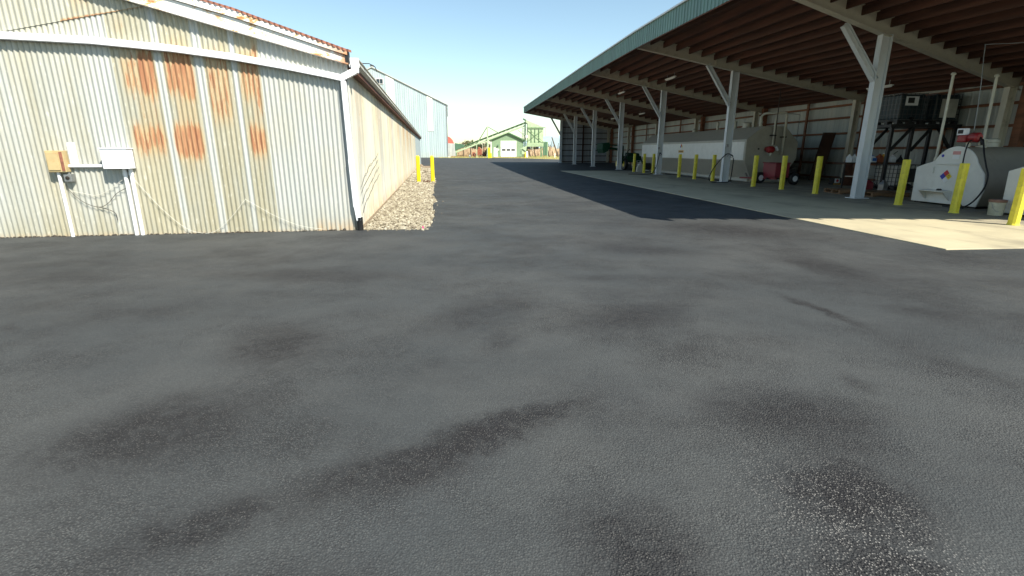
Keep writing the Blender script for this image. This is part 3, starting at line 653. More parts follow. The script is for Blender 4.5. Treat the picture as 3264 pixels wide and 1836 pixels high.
# fascia
fz0 = lambda x: zb(-4.44, -x)-.06; fz1 = lambda x: zb(-4.44, -x)+.56
corr(-47.9, 8.05, fz0, fz1, pitch=.229, amp=.02, per=12, rows=1, prof='rib').build('fascia', 'fascia', shed, loc=(-4.44,0,0), rot=(0,0,-PI/2))
m = MB()
for i in range(len(TN)-1): m.bar((-4.45,TN[i],zb(-4.44,TN[i])+.585), (-4.45,TN[i+1],zb(-4.44,TN[i+1])+.585), .11, .055)
m.build('fascia_cap', 'fascia_cap', shed)
m = MB(); m.box(-4.43,-4.39,-8.05,-8.0,fz0(8),fz1(8)); 
for i in range(len(TN)-1): m.bar((-4.41,TN[i],zb(-4.41,TN[i])+.02), (-4.41,TN[i+1],zb(-4.41,TN[i+1])+.02), .04, .2)
m.build('fascia_backing', 'brown_wood', shed)
m = MB(); m.add([(-4.45,47.92,zb(-4.45,47.9)-.06),(6.45,47.92,zb(6.45,47.9)+.1),(6.45,47.92,zb(6.45,47.9)+.53),(-4.45,47.92,zb(-4.45,47.9)+.56),(-4.45,47.95,zb(-4.45,47.9)-.06),(6.45,47.95,zb(6.45,47.9)+.1),(6.45,47.95,zb(6.45,47.9)+.53),(-4.45,47.95,zb(-4.45,47.9)+.56)],[(0,1,2,3),(7,6,5,4),(0,4,5,1),(2,6,7,3),(1,5,6,2),(0,3,7,4)]); m.build('gable_trim', 'fascia', shed)
# walls (seen from inside)
zw = lambda x: zb(6.3, -x)+.45
corr(-47.7, 8.0, lambda x: 0, zw, pitch=.305, amp=.018, per=12, rows=1, prof='rib').build('back_wall', 'shed_wall', shed, loc=(6.30,0,0), rot=(0,0,-PI/2))
GZ = (.14,.80,1.48,2.16,2.86,3.42)
for i in range(6):
    t0, t1 = i*BAY+.14, (i+1)*BAY-.30
    for z in GZ:
        m = MB(); m.box(6.19,6.275,t0,t1,z-.045,z+.045); m.build('girt', 'girt_wood', shed)
    if i != 1 or True:
        m = MB(); m.box(6.12,6.185,(t0+t1)/2-.07,(t0+t1)/2+.07,0,zb(6.1,(t0+t1)/2)+.2); m.build('stud', 'girt_wood', shed)
for z in GZ:
    m = MB(); m.box(6.19,6.275,-8.0,-.3,z-.045,z+.045); m.build('girt', 'girt_wood', shed)
m = MB(); ew = corr(.1, 6.28, lambda x: 0, lambda x: zb(x, 47.6)+.02, pitch=.305, amp=.018, per=12, rows=1, prof='rib'); ew.build('end_wall', 'shed_end', shed, loc=(0,47.72,0))
for i in range(7):
    z = .14+i*.66; x1 = min(6.2, (4.88-z-.1)/SLP+0) if z > 3.6 else 6.2
    m = MB(); m.box(.18,x1,47.60,47.685,z-.045,z+.045); m.build('girt', 'black_steel' if False else 'board_wood', shed)
m = MB(); m.box(2.6,2.75,47.5,47.6,0,zb(2.7,47.5)+.02); m.build('stud', 'board_wood', shed)
m = MB(); m.box(-.03,.10,47.35,47.75,0,zb(0,47.6)); m.build('corner_trim', 'fascia_cap', shed)

# ceiling lights
def strip_light():
    t = thing('ceiling_light', '', 'ceiling light', (0,0,0), RS, 'strip lights under the shed roof')
    m = MB(); m.box(-.05,.05,-.62,.62,.0,.05); m.build('housing', 'lamp_white', t, bevel=.008)
    m = MB(); m.tube([(0,-.58,-.022),(0,.58,-.022)], .02, 8); m.build('tube', 'lamp_white', t)
    for y in (-.45,.45):
        m = MB(); m.bar((0,y,.05),(0,y,.22),.015); m.build('hanger', 'grey_steel', t)
    return t
LP = [(-1.08,12.3,'strip light hanging in the third roof bay, the largest and brightest'),(-1.28,19.9,'strip light in the fourth roof bay, near the front edge of the roof'),(2.76,27.4,'strip light deep under the roof above the third hidden bay, between two far posts'),
      (2.6,35.05,'smallest strip light, farthest in under the roof'),(4.4,5.2,'strip light partly hidden behind the nearest white post')]
l0 = None
for s, t_, lb in LP:
    p = SH(s, t_, zb(s, t_)+.0)
    if l0 is None: l0 = strip_light(); l0.location = p; l0['label'] = lb
    else: dup(l0, p, label=lb)

# ================================================================ LONG FUEL TANK
TK = thing('long_fuel_tank', 'long tan octagonal fuel tank with a white side panel under the shed', 'fuel tank', SH(0,0,0), RS)
OCT = [(1.36,.17),(1.0,.94),(1.0,1.86),(1.72,2.42),(2.75,2.42),(3.45,1.75),(3.45,1.0),(2.9,.17)]
m = MB(); m.prism(OCT, 'y', 8.2, 21.9); m.build('shell', 'tan_tank', TK, bevel=.03)
m = MB(); m.prism([(.99,.97),(.99,1.76),(1.02,1.76),(1.02,.97)], 'y', 8.32, 21.75); m.build('side_panel', 'tank_white', TK)
for s in (1.30, 2.7):
    m = MB(); m.ibeam((s,7.95,.095),(s,21.95,.095), .12, .15, .02, .015); m.build('skid', 'cream_paint', TK)
m = MB(); m.box(1.2,2.9,8.12,8.19,.02,.17); m.build('skid_end', 'cream_paint', TK)
m = MB(); m.tube([(1.05,8.05,.42),(1.15,8.05,.25)], .03); m.lathe([(.05,0),(.05,.05)], (1.15,8.02,.2), 10); m.build('drain_valve', 'grey_steel', TK)
for tt, r, h in ((10.1,.19,.20),(11.2,.09,.30),(15.8,.11,.12),(13.0,.06,.35)):
    m = MB(); m.lathe([(r*1.25,0),(r*1.25,.03),(r,.04),(r,h),(r*1.15,h+.01),(r*1.15,h+.04),(r*.4,h+.08)], (2.0,tt,2.42), 16); m.build('top_vent', 'cream_pipe', TK, smooth=True)
m = MB(); m.tube([(2.12,8.0,1.62),(2.12,8.0,2.72)], .035, 10); m.build('pump_pipe', 'cream_pipe', TK, smooth=True)
m = MB(); m.tube([(1.75,8.5,2.42),(1.75,8.5,2.85),(1.79,8.44,2.93),(1.88,8.34,2.97),(2.45,8.0,2.97),(2.55,7.98,2.95),(2.60,7.98,2.86),(2.60,7.98,1.22)], .052, 12); m.build('overflow_pipe', 'cream_pipe', TK, smooth='all')
m = MB(); m.lathe([(.09,0),(.09,.05),(.065,.06),(.065,.12),(.085,.13),(.085,.2),(.06,.21),(.06,.3)], (1.75,8.5,2.43), 14); m.build('valve', 'cream_pipe', TK, smooth=True)
for x, z in ((2.12,2.02),(2.60,1.95)):
    m = MB(); m.box(x-.09,x+.09,7.94,8.16,z-.02,z+.03); m.build('pipe_clamp', 'black_steel', TK)
m = MB(); m.tube([(2.5,8.0,2.95),(3.6,8.6,2.95),(3.75,8.8,2.9),(3.75,8.8,1.2)], .012, 6); m.build('thin_pipe', 'grey_steel', TK, smooth='all')
def placard(parent, s, t_, z, r, face, rz):
    """hazard diamond: four coloured squares; lies in the plane facing -x (face='x') of the parent"""
    o = bpy.data.objects.new('hazard_diamond', None); COL.objects.link(o); o.parent = parent; o.location = (s, t_, z); o.rotation_euler = (0, 0, 0); o['label'] = 'four-colour hazard diamond placard'
    for nm, mt, cy, cz in (('red_quarter','label_red',0,1),('blue_quarter','label_blue',1,0),('yellow_quarter','label_yellow',-1,0),('white_quarter','label_white',0,-1)):
        m = MB(); h = r/2; c = (cy*h, cz*h); m.prism([(c[0]-h*.96,c[1]),(c[0],c[1]-h*.96),(c[0]+h*.96,c[1]),(c[0],c[1]+h*.96)], 'x', -.006, .0); m.build(nm, mt, o)
    text_obj('numeral', '0', r*.62, 'orange_brown', o, (-.008, -r/2, 0), (PI/2, 0, -PI/2), .001)
placard(TK, .985, 15.1, 1.60, .17, 'x', 0)
m = MB(); m.box(.981,.989,14.75,15.45,1.27,1.40); m.build('warning_label', 'label_orange', TK)
for tt in np.linspace(14.85,15.3,6):
    m = MB(); m.box(.977,.9805,tt,tt+.055,1.31,1.36); m.build('label_mark', 'dark_ink', TK)
m = MB(); m.box(.981,.989,15.0,15.3,1.20,1.225); m.build('small_label', 'label_white', TK)
m = MB(); m.lathe([(.04,0),(.04,.02)], (0,0,0), 12); m.build('plug', 'dark_ink', TK, loc=(1.6,8.19,1.45), rot=(PI/2,0,0))
# pump on the tank end
def pump(name, label, loc, mats=('red_pump','white_plastic'), disp=True):
    t = thing(name, label, 'fuel pump', loc, RS)
    m = MB(); m.lathe([(.06,-.16),(.13,-.14),(.15,-.08),(.15,.06),(.12,.12),(.05,.14)], (0,0,0), 14); m.build('pump_body', mats[0], t, smooth=True, rot=(0,PI/2,0))
    m = MB(); m.lathe([(.10,0),(.12,.02),(.12,.20),(.09,.24)], (0,0,0), 14); m.build('motor', mats[0], t, smooth=True, loc=(-.02,.06,.02), rot=(-PI/2,0,0))
    m = MB(); m.tube([(.02,0,-.28),(.02,0,-.14)], .05, 10); m.build('inlet', 'cream_pipe', t, smooth=True)
    return t
t = pump('fuel_pump', 'dark red pump hanging on the near end of the long tan tank', SH(1.98,7.86,1.42))
m = MB(); m.lathe([(.055,0),(.06,.02),(.06,.17),(.04,.2)], (0,0,0), 14); m.build('filter', 'white_plastic', t, smooth=True, loc=(.20,-.03,.12), rot=(0,R(145),0))
m = MB(); m.bar((-.22,0,-.12),(-.02,-.04,-.26),.03); m.build('handle', 'grey_steel', t)
m = MB(); m.tube([(0,0,2.3),(0,0,1.1),(.02,0,0)], .017, 8); tag(m.build('electric_cord', 'wire_dark', loc=SH(2.16,7.95,1.62), rot=(R(-1),0,RS), smooth='all'), 'black cord hanging from the roof to the dark red pump', 'cord')
# hoses and nozzles on the two posts
def hose(name, pts, label, r=.02, grp='fuel hoses', loc=None, rz=RS):
    return wire(name, pts, r, 'rubber', label, loc or SO, rz, grp, 'hose')
hose('fuel_hose', [(.10,7.66,1.16),(-.05,7.6,1.24),(-.25,7.58,1.18),(-.62,7.6,.74),(-.80,7.6,.42),(-.86,7.6,.18),(-.72,7.6,.05),(-.35,7.6,.03),(-.0,7.6,.04),(.12,7.6,.14),(.18,7.65,.45),(.20,7.66,.9),(.18,7.66,1.08)], 'black hose looping out in a wide arc from the nearer hose post')
hose('fuel_hose', [(-.02,15.6,1.26),(-.10,15.55,1.22),(-.16,15.55,.9),(-.26,15.55,.45),(-.45,15.55,.12),(-.75,15.55,.04),(-1.3,15.7,.035),(-1.8,15.9,.035)], 'black hose hanging down the farther post and trailing along the slab')
hose('ground_hose', [(.5,8.2,.05),(.2,9.6,.04),(.5,11.3,.05),(.35,12.9,.04),(.6,14.6,.05),(.5,16.0,.04)], 'dark hose lying along the foot of the long tank', .028)
def nozzle(loc, label):
    t = thing('fuel_nozzle', label, 'nozzle', loc, RS, 'fuel nozzles hung on the posts')
    m = MB(); m.tube([(0,0,0),(-.05,0,.06),(-.14,0,.1)], [.022,.028,.02], 8); m.build('body', 'black_steel', t, smooth='all')
    m = MB(); m.tube([(-.14,0,.1),(-.22,0,.07),(-.26,0,.0)], .012, 8); m.build('spout', 'grey_steel', t, smooth='all')
    m = MB(); m.tube([(0,0,-.01),(-.06,0,-.06),(-.13,0,.0),(-.12,0,.06)], .008, 6); m.build('handle_guard', 'black_steel', t, smooth='all'); return t
nozzle(SH(.14,7.62,1.12), 'black nozzle hooked on the nearer hose post beside the hose arc'); nozzle(SH(.03,15.6,1.16), 'black nozzle hooked on the farther hose post')
for (s, t_, z, lb) in ((.02,7.70,1.58,'small grey hook box on the nearer hose post'),(-.02,15.6,1.52,'small grey hook box on the farther hose post')):
    m = MB(); m.box(-.045,.045,-.05,.0,-.06,.06); m.tube([(0,-.05,-.04),(0,-.1,-.05),(0,-.11,.0)], .01, 6)
    tag(m.build('hook_box', 'grey_steel', loc=SH(s-.13,t_+.05,z), rot=(0,0,RS)), lb, 'hook')

# ================================================================ NEAR WHITE TANK AND THE ONE CUT BY THE FRAME
arc = [( -2.24+.62*math.cos(a), .85+.62*math.sin(a)) for a in np.linspace(R(25), R(158), 17)]
PROF = [(-1.20,.06),(-1.17,.94)]+[(-1.42,1.03)]+[p for p in arc]+[(-3.03,.82),(-3.10,.45),(-3.0,.06)]
def near_tank(name, label, loc, rz=RS):
    t = thing(name, label, 'fuel tank', loc, rz)
    cen = (-2.1, .7); inner = [((y-cen[0])*.97+cen[0], (z-cen[1])*.975+cen[1]) for y, z in PROF]
    m = MB(); m.prism(inner, 'x', .64, 3.5); m.build('shell', 'dull_tan', t, smooth=True)
    m = MB(); m.prism(PROF, 'x', .60, .64); m.build('end_plate', 'tank_white', t, bevel=.012)
    m = MB(); m.box(.56,.60,-2.56,-1.78,1.02,1.06); m.box(.57,.60,-1.72,-1.69,.8,.96); m.build('weld_rib', 'tank_white', t, bevel=.008)
    for y0, y1 in ((-2.95,-2.75),(-1.45,-1.25)):
        m = MB(); m.box(.66,3.4,y0,y1,.016,.06); m.build('skid', 'black_steel', t)
    m = MB(); m.prism([(.60,.345),(.36,.36),(.36,.385),(.60,.40)], 'y', -2.32, -1.60); m.prism([(.60,.14),(.60,.345),(.38,.355)], 'y', -1.64,-1.60); m.prism([(.60,.14),(.60,.345),(.38,.355)], 'y', -2.32,-2.28); m.build('shelf', 'tank_white', t)
    return t
T2 = near_tank('end_plate_tank', 'white-fronted fuel tank with rounded top, hazard diamond and red pump', SH(0,0,0))
placard(T2, .598, -2.08, .735, .165, 'x', 0)
m = MB(); m.box(.592,.60,-2.34,-2.14,1.27,1.35); m.build('red_label', 'label_pink', T2); m = MB(); m.box(.592,.60,-2.33,-2.15,1.16,1.262); m.build('notice_label', 'label_white', T2)
m = MB(); m.lathe([(.035,0),(.035,.006)], (0,0,0), 12); m.build('round_label', 'label_blue', T2, loc=(.599,-1.88,1.24), rot=(0,-PI/2,0))
m = MB(); m.tube([(.72,-1.58,1.02),(.72,-1.58,1.20)], .05, 12); m.tube([(.72,-1.58,1.15),(.72,-1.56,3.2)], .032, 12); m.lathe([(.05,0),(.06,.03),(.03,.06)], (.72,-1.56,3.19), 12); m.build('vent_pipe', 'cream_pipe', T2, smooth=True)
m = MB(); m.tube([(2.0,-1.75,1.35),(2.0,-1.75,1.55)], .15, 14); m.lathe([(.15,0),(.17,.02),(.17,.09),(.1,.12)], (2.0,-1.75,1.55), 14); m.tube([(1.9,-1.62,1.6),(1.88,-1.6,3.15)], .035, 10); m.lathe([(.05,0),(.065,.03),(.03,.07)], (1.88,-1.6,3.15), 12); m.build('rear_vent', 'cream_pipe', T2, smooth=True)
m = MB(); m.lathe([(.11,0),(.11,.04),(.075,.05),(.075,.16),(.1,.17),(.1,.21)], (1.2,-2.25,1.43), 14); m.build('fill_cap', 'cream_pipe', T2, smooth=True)
T3 = near_tank('end_plate_tank', 'second white-fronted tank at the right edge, mostly cut off by the frame', SH(-.48,-2.80,0))
m = MB(); m.lathe([(.055,0),(.055,.04),(.03,.05)], (0,0,0), 10); tag(m.build('small_item', 'black_steel', loc=SH(.47,-2.10,.385), rot=(0,0,RS)), 'small black object on the shelf of the white tank', 'tool')
# red metering pump on top
t = thing('metering_pump', 'bright red pump with a white counter on the rounded white tank', 'fuel pump', SH(.80,-2.28,1.47), RS)
m = MB(); m.tube([(0,0,-.02),(0,0,.10)], .045, 12); m.build('riser', 'cream_pipe', t, smooth=True)
m = MB(); m.box(-.14,.12,-.02,.20,.09,.27); m.build('pump_body', 'red_pump', t, bevel=.03)
m = MB(); m.lathe([(.10,0),(.115,.02),(.115,.20),(.08,.24)], (0,0,0), 16); m.build('motor', 'red_pump', t, smooth=True, loc=(0,-.02,.20), rot=(PI/2,0,0))
m = MB(); m.box(-.17,-.03,-.0,.20,.26,.42); c = m.build('counter', 'white_plastic', t, bevel=.012)
m = MB(); m.box(-.176,-.1705,.035,.165,.295,.385); m.build('dial', 'dark_ink', c)
m = MB(); m.tube([(.02,-.24,.20),(.02,-.30,.12),(.02,-.33,.03)], .03, 10); m.build('outlet', 'black_steel', t, smooth='all')
hose('pump_hose', [(.75,-2.42,1.62),(.60,-2.48,1.56),(.52,-2.52,1.35),(.48,-2.56,1.0),(.45,-2.60,.6),(.42,-2.68,.3),(.40,-2.85,.06),(.38,-2.92,.03)], 'black hose dropping straight from the red pump behind the bollard', .016)
hose('pump_hose', [(.80,-2.62,1.62),(.72,-2.72,1.56),(.60,-2.92,1.28),(.50,-3.12,1.02),(.45,-3.26,.80),(.45,-3.24,.52),(.42,-3.10,.22),(.38,-2.90,.05),(.34,-2.6,.03),(.36,-2.4,.03)], 'black hose swinging wide around the right of the white tank', .019)
hose('thin_conduit', [(2.0,-1.22,1.8),(2.0,-1.12,3.0),(2.0,-1.0,3.92),(2.0,-1.1,4.0),(2.0,-2.2,3.86),(2.0,-4.2,3.8)], 'thin grey conduit rising from the red pump and bending along the roof', .010, grp=None)
bpy.data.objects['thin_conduit']['category'] = 'pipe'; bpy.data.objects['thin_conduit'].data.materials[0] = MT['grey_steel']
# bucket
t = thing('bucket', 'grimy off-white bucket on the slab right of the white tank', 'bucket', SH(-.12,-4.12,.016), RS)
m = MB(); m.lathe([(.125,0),(.13,.01),(.145,.30),(.15,.30)], (0,0,0), 18); m.build('pail', 'dusty_bucket', t, smooth=True)
m = MB(); m.lathe([(.152,.28),(.156,.29),(.156,.33),(.12,.335)], (0,0,0), 18); m.build('rim', 'bucket_brim', t, smooth=True)
m = MB(); m.tube([(-.15,0,.27),(-.17,-.08,.16),(-.15,-.13,.1),(-.1,-.16,.09)], .004, 5); m.build('handle', 'grey_steel', t)

# ================================================================ STEEL STAND WITH TOTES, SHELF, CLUTTER
st = thing('steel_stand', 'black steel stand with diagonal braces carrying two liquid totes', 'stand', SH(0,0,0), RS)
for s in (3.58, 4.36, 6.0):
    for tt in (3.3, 4.3):
        if s == 4.36 and tt == 4.3: continue
        m = MB(); m.bar((s,tt,.016),(s,tt,2.16), .10, .10, up=(1,0,0)); m.build('leg', 'black_steel', st)
m = MB(); m.bar((3.48,3.3,2.215),(6.2,3.3,2.215),.11,.11); m.bar((3.48,4.3,2.215),(6.2,4.3,2.215),.11,.11)
for s in (3.55,4.4,5.2,6.1): m.bar((s,3.35,2.215),(s,4.25,2.215),.08,.09)
m.build('top_frame', 'black_steel', st)
for a, b in (((3.62,3.26,1.38),(4.30,3.26,2.15)), ((4.40,3.26,1.36),(5.05,3.26,2.15)), ((3.62,4.34,1.38),(4.30,4.34,2.15)), ((5.95,3.26,1.38),(5.3,3.26,2.15))):
    m = MB(); m.bar(a, b, .07, .08); m.build('brace', 'black_steel', st)
def tote(label, loc, liquid='tote_plastic', rz=RS, z1=1.0, plate=True, grp='cage totes'):
    t = thing('liquid_tote', label, 'liquid tote', loc, rz, grp)
    m = MB(); m.box(.04,.96,.04,.96,.16,z1); m.build('bottle', liquid, t, bevel=.05)
    m = MB(); m.lathe([(.12,0),(.12,.04),(.08,.05)], (.5,.5,z1), 14); m.build('cap', 'black_steel', t, smooth=True)
    m = MB()
    for i in range(7):
        q = .02+i*.16
        for y in (.012,.988): m.bar((q,y,.14),(q,y,z1+.02),.016)
        for x in (.012,.988): m.bar((x,q,.14),(x,q,z1+.02),.016)
    nz = 6
    for j in range(nz):
        z = .16+j*(z1-.14)/(nz-1)
        for y in (.006,.994): m.bar((.0,y,z),(1.,y,z),.018)
        for x in (.006,.994): m.bar((x,.0,z),(x,1.,z),.018)
    m.build('cage', 'cage_steel', t)
    m = MB(); m.box(0,1,0,1,.10,.135)
    for y in (.0,.42,.86):
        m.box(.0,1.,y,y+.14,.0,.02)
        for x in (.0,.43,.86): m.box(x,x+.14,y,y+.14,.02,.10)
    m.build('pallet_base', 'black_steel', t)
    if plate:
        m = MB(); m.box(.18,.66,-.012,-.003,.62,.92); p = m.build('label_plate', 'white_plastic', t)
        m = MB(); m.box(.26,.50,-.017,-.0125,.70,.88); m.build('printed_panel', 'black_steel', p)
    m = MB(); m.tube([(.5,.02,.2),(.5,-.09,.18)], .045, 10); m.build('tap', 'black_steel', t, smooth=True)
    return t
tote('dark liquid tote with a white label plate, left one on the steel stand', SH(3.70,3.28,2.275)); tote('right-hand tote on the stand, with a dull pale panel', SH(5.05,3.3,2.275), plate=False)
m = MB(); m.box(0,.62,-.012,0,0,.62); tag(m.build('pale_sheet', 'tote_pale', loc=SH(5.25,3.27,2.5), rot=(0,0,RS)), 'dull pale panel leaning on the front of the right-hand tote', 'panel')
tote('caged tote standing on the floor below the stand with a black panel', SH(3.60,2.75,.0), 'tote_pale', z1=.86, plate=False)
m = MB(); m.box(0,.58,-.02,0,0,.46); tag(m.build('black_panel', 'black_steel', loc=SH(3.72,2.72,.30), rot=(0,0,RS)), 'matt black panel hung on the caged tote on the floor', 'panel')
# shelf bench with jugs
be = thing('work_shelf', 'low dark shelf holding jugs behind the nearest white post', 'shelf', SH(0,0,0), RS)
m = MB(); m.box(2.36,4.9,3.75,4.3,.90,.95); m.build('board', 'board_wood', be)
for s in (2.46,3.3,4.1,4.8):
    m = MB(); m.bar((s,3.85,.016),(s,3.85,.90), .05,.05, up=(1,0,0)); m.build('leg', 'black_steel', be)
m = MB(); m.box(2.9,4.8,3.8,4.3,.42,.45); m.build('lower_board', 'beam_paint', be)
def jug(label, loc, mat='white_plastic', h=.27, w=.085, spout=False, cap='white_plastic', grp='jugs and containers on the shelf'):
    t = thing('jug', label, 'jug', loc, RS+R(random.uniform(-25,25)), grp)
    m = MB(); k = 0
    for sx, z in ((.9,0),(1,.015),(1,h*.62),(.75,h*.80),(.36,h*.93),(.34,h)):
        c = w*sx; m.v += [(-c,-c*.72,z),(c,-c*.72,z),(c,c*.72,z),(-c,c*.72,z)]
    for i in range(5):
        for j in range(4): k = i*4; m.f.append((k+j,k+(j+1)%4,k+4+(j+1)%4,k+4+j))
    m.f += [(3,2,1,0),(20,21,22,23)]; m.build('body', mat, t, bevel=.012)
    m = MB(); m.lathe([(w*.36,h),(w*.36,h+.025),(w*.3,h+.028)], (0,0,0), 10); m.build('cap', cap, t)
    if spout: m = MB(); m.tube([(0,0,h+.02),(w*.8,0,h+.10),(w*1.5,0,h+.15)], .011, 6); m.build('spout', 'black_steel', t)
    return t
jug('left one of two white jugs on the shelf end', SH(2.58,3.85,.95)); jug('right one of two white jugs on the shelf end', SH(2.80,3.88,.95), h=.26)
jug('white jug with a blue side, just right of the nearest post', SH(3.50,3.85,.95), 'white_plastic', .22, .12, cap='blue_plastic'); 
m = MB(); m.box(-.08,.08,-.004,0,0,.11); tag(m.build('blue_sticker', 'blue_plastic', loc=SH(3.52,3.755,1.0), rot=(0,0,RS)), 'blue panel on the front of the jug beside the post', 'sticker')
jug('orange-brown container on the shelf', SH(3.82,3.9,.95), 'orange_brown', .28, .12, cap='black_steel'); jug('white jug with a slanted black spout', SH(4.30,3.85,.95), h=.25, w=.10, spout=True); jug('dull yellow container behind the spouted jug', SH(4.10,4.05,.95), 'label_orange', .30, .10)
t = thing('funnel', 'black upturned funnel beside the spouted white jug', 'funnel', SH(4.66,3.9,.95), RS); m = MB(); m.lathe([(.15,0),(.15,.02),(.03,.20),(.015,.27)], (0,0,0), 14); m.build('cone', 'black_steel', t, smooth=True)
jug('grey jug standing on the floor under the shelf', SH(2.95,2.5,.016), 'grey_steel', .36, .13, cap='black_steel', grp=None); jug('red can on the floor behind the grey jug', SH(2.95,3.2,.016), 'red_paint', .34, .15, cap='black_steel', grp=None)
jug('small red can at the foot of the stand', SH(3.75,2.55,.016), 'red_paint', .26, .09, cap='black_steel', grp=None)
t = thing('floor_box', 'low box with a red diamond label on the floor left of the post', 'box', SH(3.62,5.8,.016), RS)
m = MB(); m.box(0,.50,0,.3,.0,.27); m.build('carton', 'black_steel', t, bevel=.01); m = MB(); m.box(.03,.27,-.004,-.0005,.07,.25); lp_ = m.build('label_panel', 'label_white', t)
m = MB(); m.prism([(.15,.09),(.22,.16),(.15,.23),(.08,.16)], 'y', -.008, -.0045); m.build('diamond', 'label_red', lp_); m = MB(); m.box(.0,.50,-.004,-.0005,.0,.055); m.build('stripe', 'label_orange', t)
m = MB(); m.add([(3.5,5.2,.02),(3.95,5.15,.02),(3.9,5.3,1.0),(3.62,5.35,1.0),(3.5,5.24,.02),(3.95,5.19,.02),(3.9,5.34,1.0),(3.62,5.39,1.0)], [(0,1,2,3),(7,6,5,4),(0,4,5,1),(1,5,6,2),(2,6,7,3),(3,7,4,0)]); tag(m.build('leaning_plank', 'brown_wood', loc=SO, rot=(0,0,RS)), 'brown panel leaning beside the low box behind the post', 'panel')
m = MB(); m.add([(4.72,8.9,.02),(5.3,8.9,.02),(5.95,9.2,2.2),(5.33,9.2,2.2),(4.72,8.96,.02),(5.3,8.96,.02),(5.95,9.26,2.2),(5.33,9.26,2.2)], [(0,1,2,3),(7,6,5,4),(0,4,5,1),(1,5,6,2),(2,6,7,3),(3,7,4,0)]); tag(m.build('dark_board', 'board_wood', loc=SO, rot=(0,0,RS)), 'tall dark brown board leaning on the back wall', 'board')
def pallet(label, loc, rz):
    t = thing('pallet', label, 'pallet', loc, rz, 'wooden pallets behind the nearest post')
    for i in range(6): m = MB(); m.box(0,1.1,i*.19,i*.19+.12,.10,.122); m.build('slat', 'pallet_wood', t)
    for y in (0,.49,.98): m = MB(); m.box(0,1.1,y,y+.09,.022,.10); m.build('stringer', 'pallet_wood', t)
    for x in (0,.5,1.0): m = MB(); m.box(x,x+.1,0,1.07,.0,.02); m.build('bottom_slat', 'pallet_wood', t)
    return t
pallet('wooden pallet on the floor just right of the nearest post', SH(.75,.30,.016), RS+R(-6)); pallet('wooden pallet on the floor poking out left of the nearest post', SH(.45,1.3,.016), RS+R(-12))
# red cart
t = thing('red_cart', 'small red tow-behind cart with one dark tyre in front of the long tank', 'cart', SH(0,0,0), RS)
m = MB(); m.box(1.15,1.75,6.0,6.9,.30,.34); m.box(1.15,1.19,6.0,6.9,.34,.86); m.box(1.71,1.75,6.0,6.9,.34,.86); m.box(1.19,1.71,6.0,6.04,.34,.86); m.box(1.19,1.71,6.86,6.9,.34,.86); m.box(1.12,1.78,5.97,6.93,.86,.90); m.build('bin', 'red_paint', t, bevel=.01)
m = MB(); m.bar((1.3,6.1,.25),(.95,8.3,.20),.07,.06); m.bar((1.3,6.3,.30),(1.05,7.8,.22),.04,.04); m.build('drawbar', 'red_paint', t)
m = MB(); m.bar((1.1,6.5,.24),(2.25,6.4,.24),.06,.06); m.build('axle', 'black_steel', t)
def wheel(parent, loc, r=.24, w=.17, rot=(PI/2,0,0), hub='white_plastic'):
    tw = MB(); tw.lathe([(r*.5,-w/2),(r*.88,-w/2),(r,-w*.32),(r,w*.32),(r*.88,w/2),(r*.5,w/2)], (0,0,0), 24); a = tw.build('tyre', 'rubber', parent, smooth=True, loc=loc, rot=rot)
    hw = MB(); hw.lathe([(r*.12,-w/2-.02),(r*.16,-w/2-.006),(r*.40,-w/2-.003),(r*.46,-w/2-.012),(r*.5,-w/2+.002),(r*.5,w/2-.002),(r*.46,w/2+.012),(r*.40,w/2+.003),(r*.16,w/2+.006),(r*.12,w/2+.02)], (0,0,0), 20); hw.build('rim', hub, a, smooth=True)
wheel(t, (2.02,6.05,.256), rot=(PI/2,0,R(8)))
wheel(t, (1.05,6.9,.256), rot=(PI/2,0,R(8)))
m = MB(); m.box(1.8,2.25,6.3,6.9,.42,.62); m.bar((1.75,6.2,.6),(2.3,6.2,.80),.03); m.build('engine', 'black_steel', t, bevel=.03)
# pale jugs and dark clutter by the far end of the tank
jug('pale jerrycan beside the bollard at the far end of the long tank, front one', SH(.05,19.4,.016), 'tote_pale', .46, .17, grp='pale jerrycans'); jug('taller pale jerrycan just behind the front one', SH(.32,20.0,.016), 'tote_pale', .62, .17, grp='pale jerrycans')
t = thing('generator', 'dark machine on the floor at the far end of the long tank', 'machine', SH(.45,20.3,.016), RS)
m = MB(); m.box(.05,.7,0,.8,.1,.55); m.build('body', 'black_steel', t, bevel=.05); m = MB(); m.tube([(0,0,.02),(0,0,.7),(0,.8,.7),(0,.8,.02)], .02, 8); m.build('frame', 'grey_steel', t); m = MB(); m.lathe([(.12,0),(.14,.02),(.14,.1),(.1,.12)], (.35,.4,.55), 14); m.build('lid', 'green_dark', t, smooth=True)
# green loader
t = thing('loader_tractor', 'dark green tractor with a raised front loader in the far shed bay', 'tractor', SH(0,0,0), RS)
m = MB(); m.box(.55,1.75,23.6,26.2,.55,1.0); m.prism([(23.7,1.0),(24.9,1.0),(24.9,1.25),(23.9,1.2)], 'x', .75, 1.55); m.build('body', 'green_dark', t, bevel=.06)
for y in (23.9, 25.7):
    wheel(t, (.50,y,.42), .42, .25, rot=(0,PI/2,0), hub='label_yellow'); wheel(t, (1.80,y,.42), .42, .25, rot=(0,PI/2,0), hub='label_yellow')
for s in (.25,):
    m = MB(); m.bar((.32,24,.45),(.22,24,1.25),.16,.2); m.bar((.22,24,1.2),(-.15,24,1.52),.15,.18); m.bar((-.15,24,1.5),(-1.0,24,1.60),.14,.16); m.bar((.30,24,1.72),(-.9,24,1.82),.08,.08); m.bar((.3,24,1.75),(.34,24,.9),.08,.1); m.build('loader_arm', 'green_dark', t)
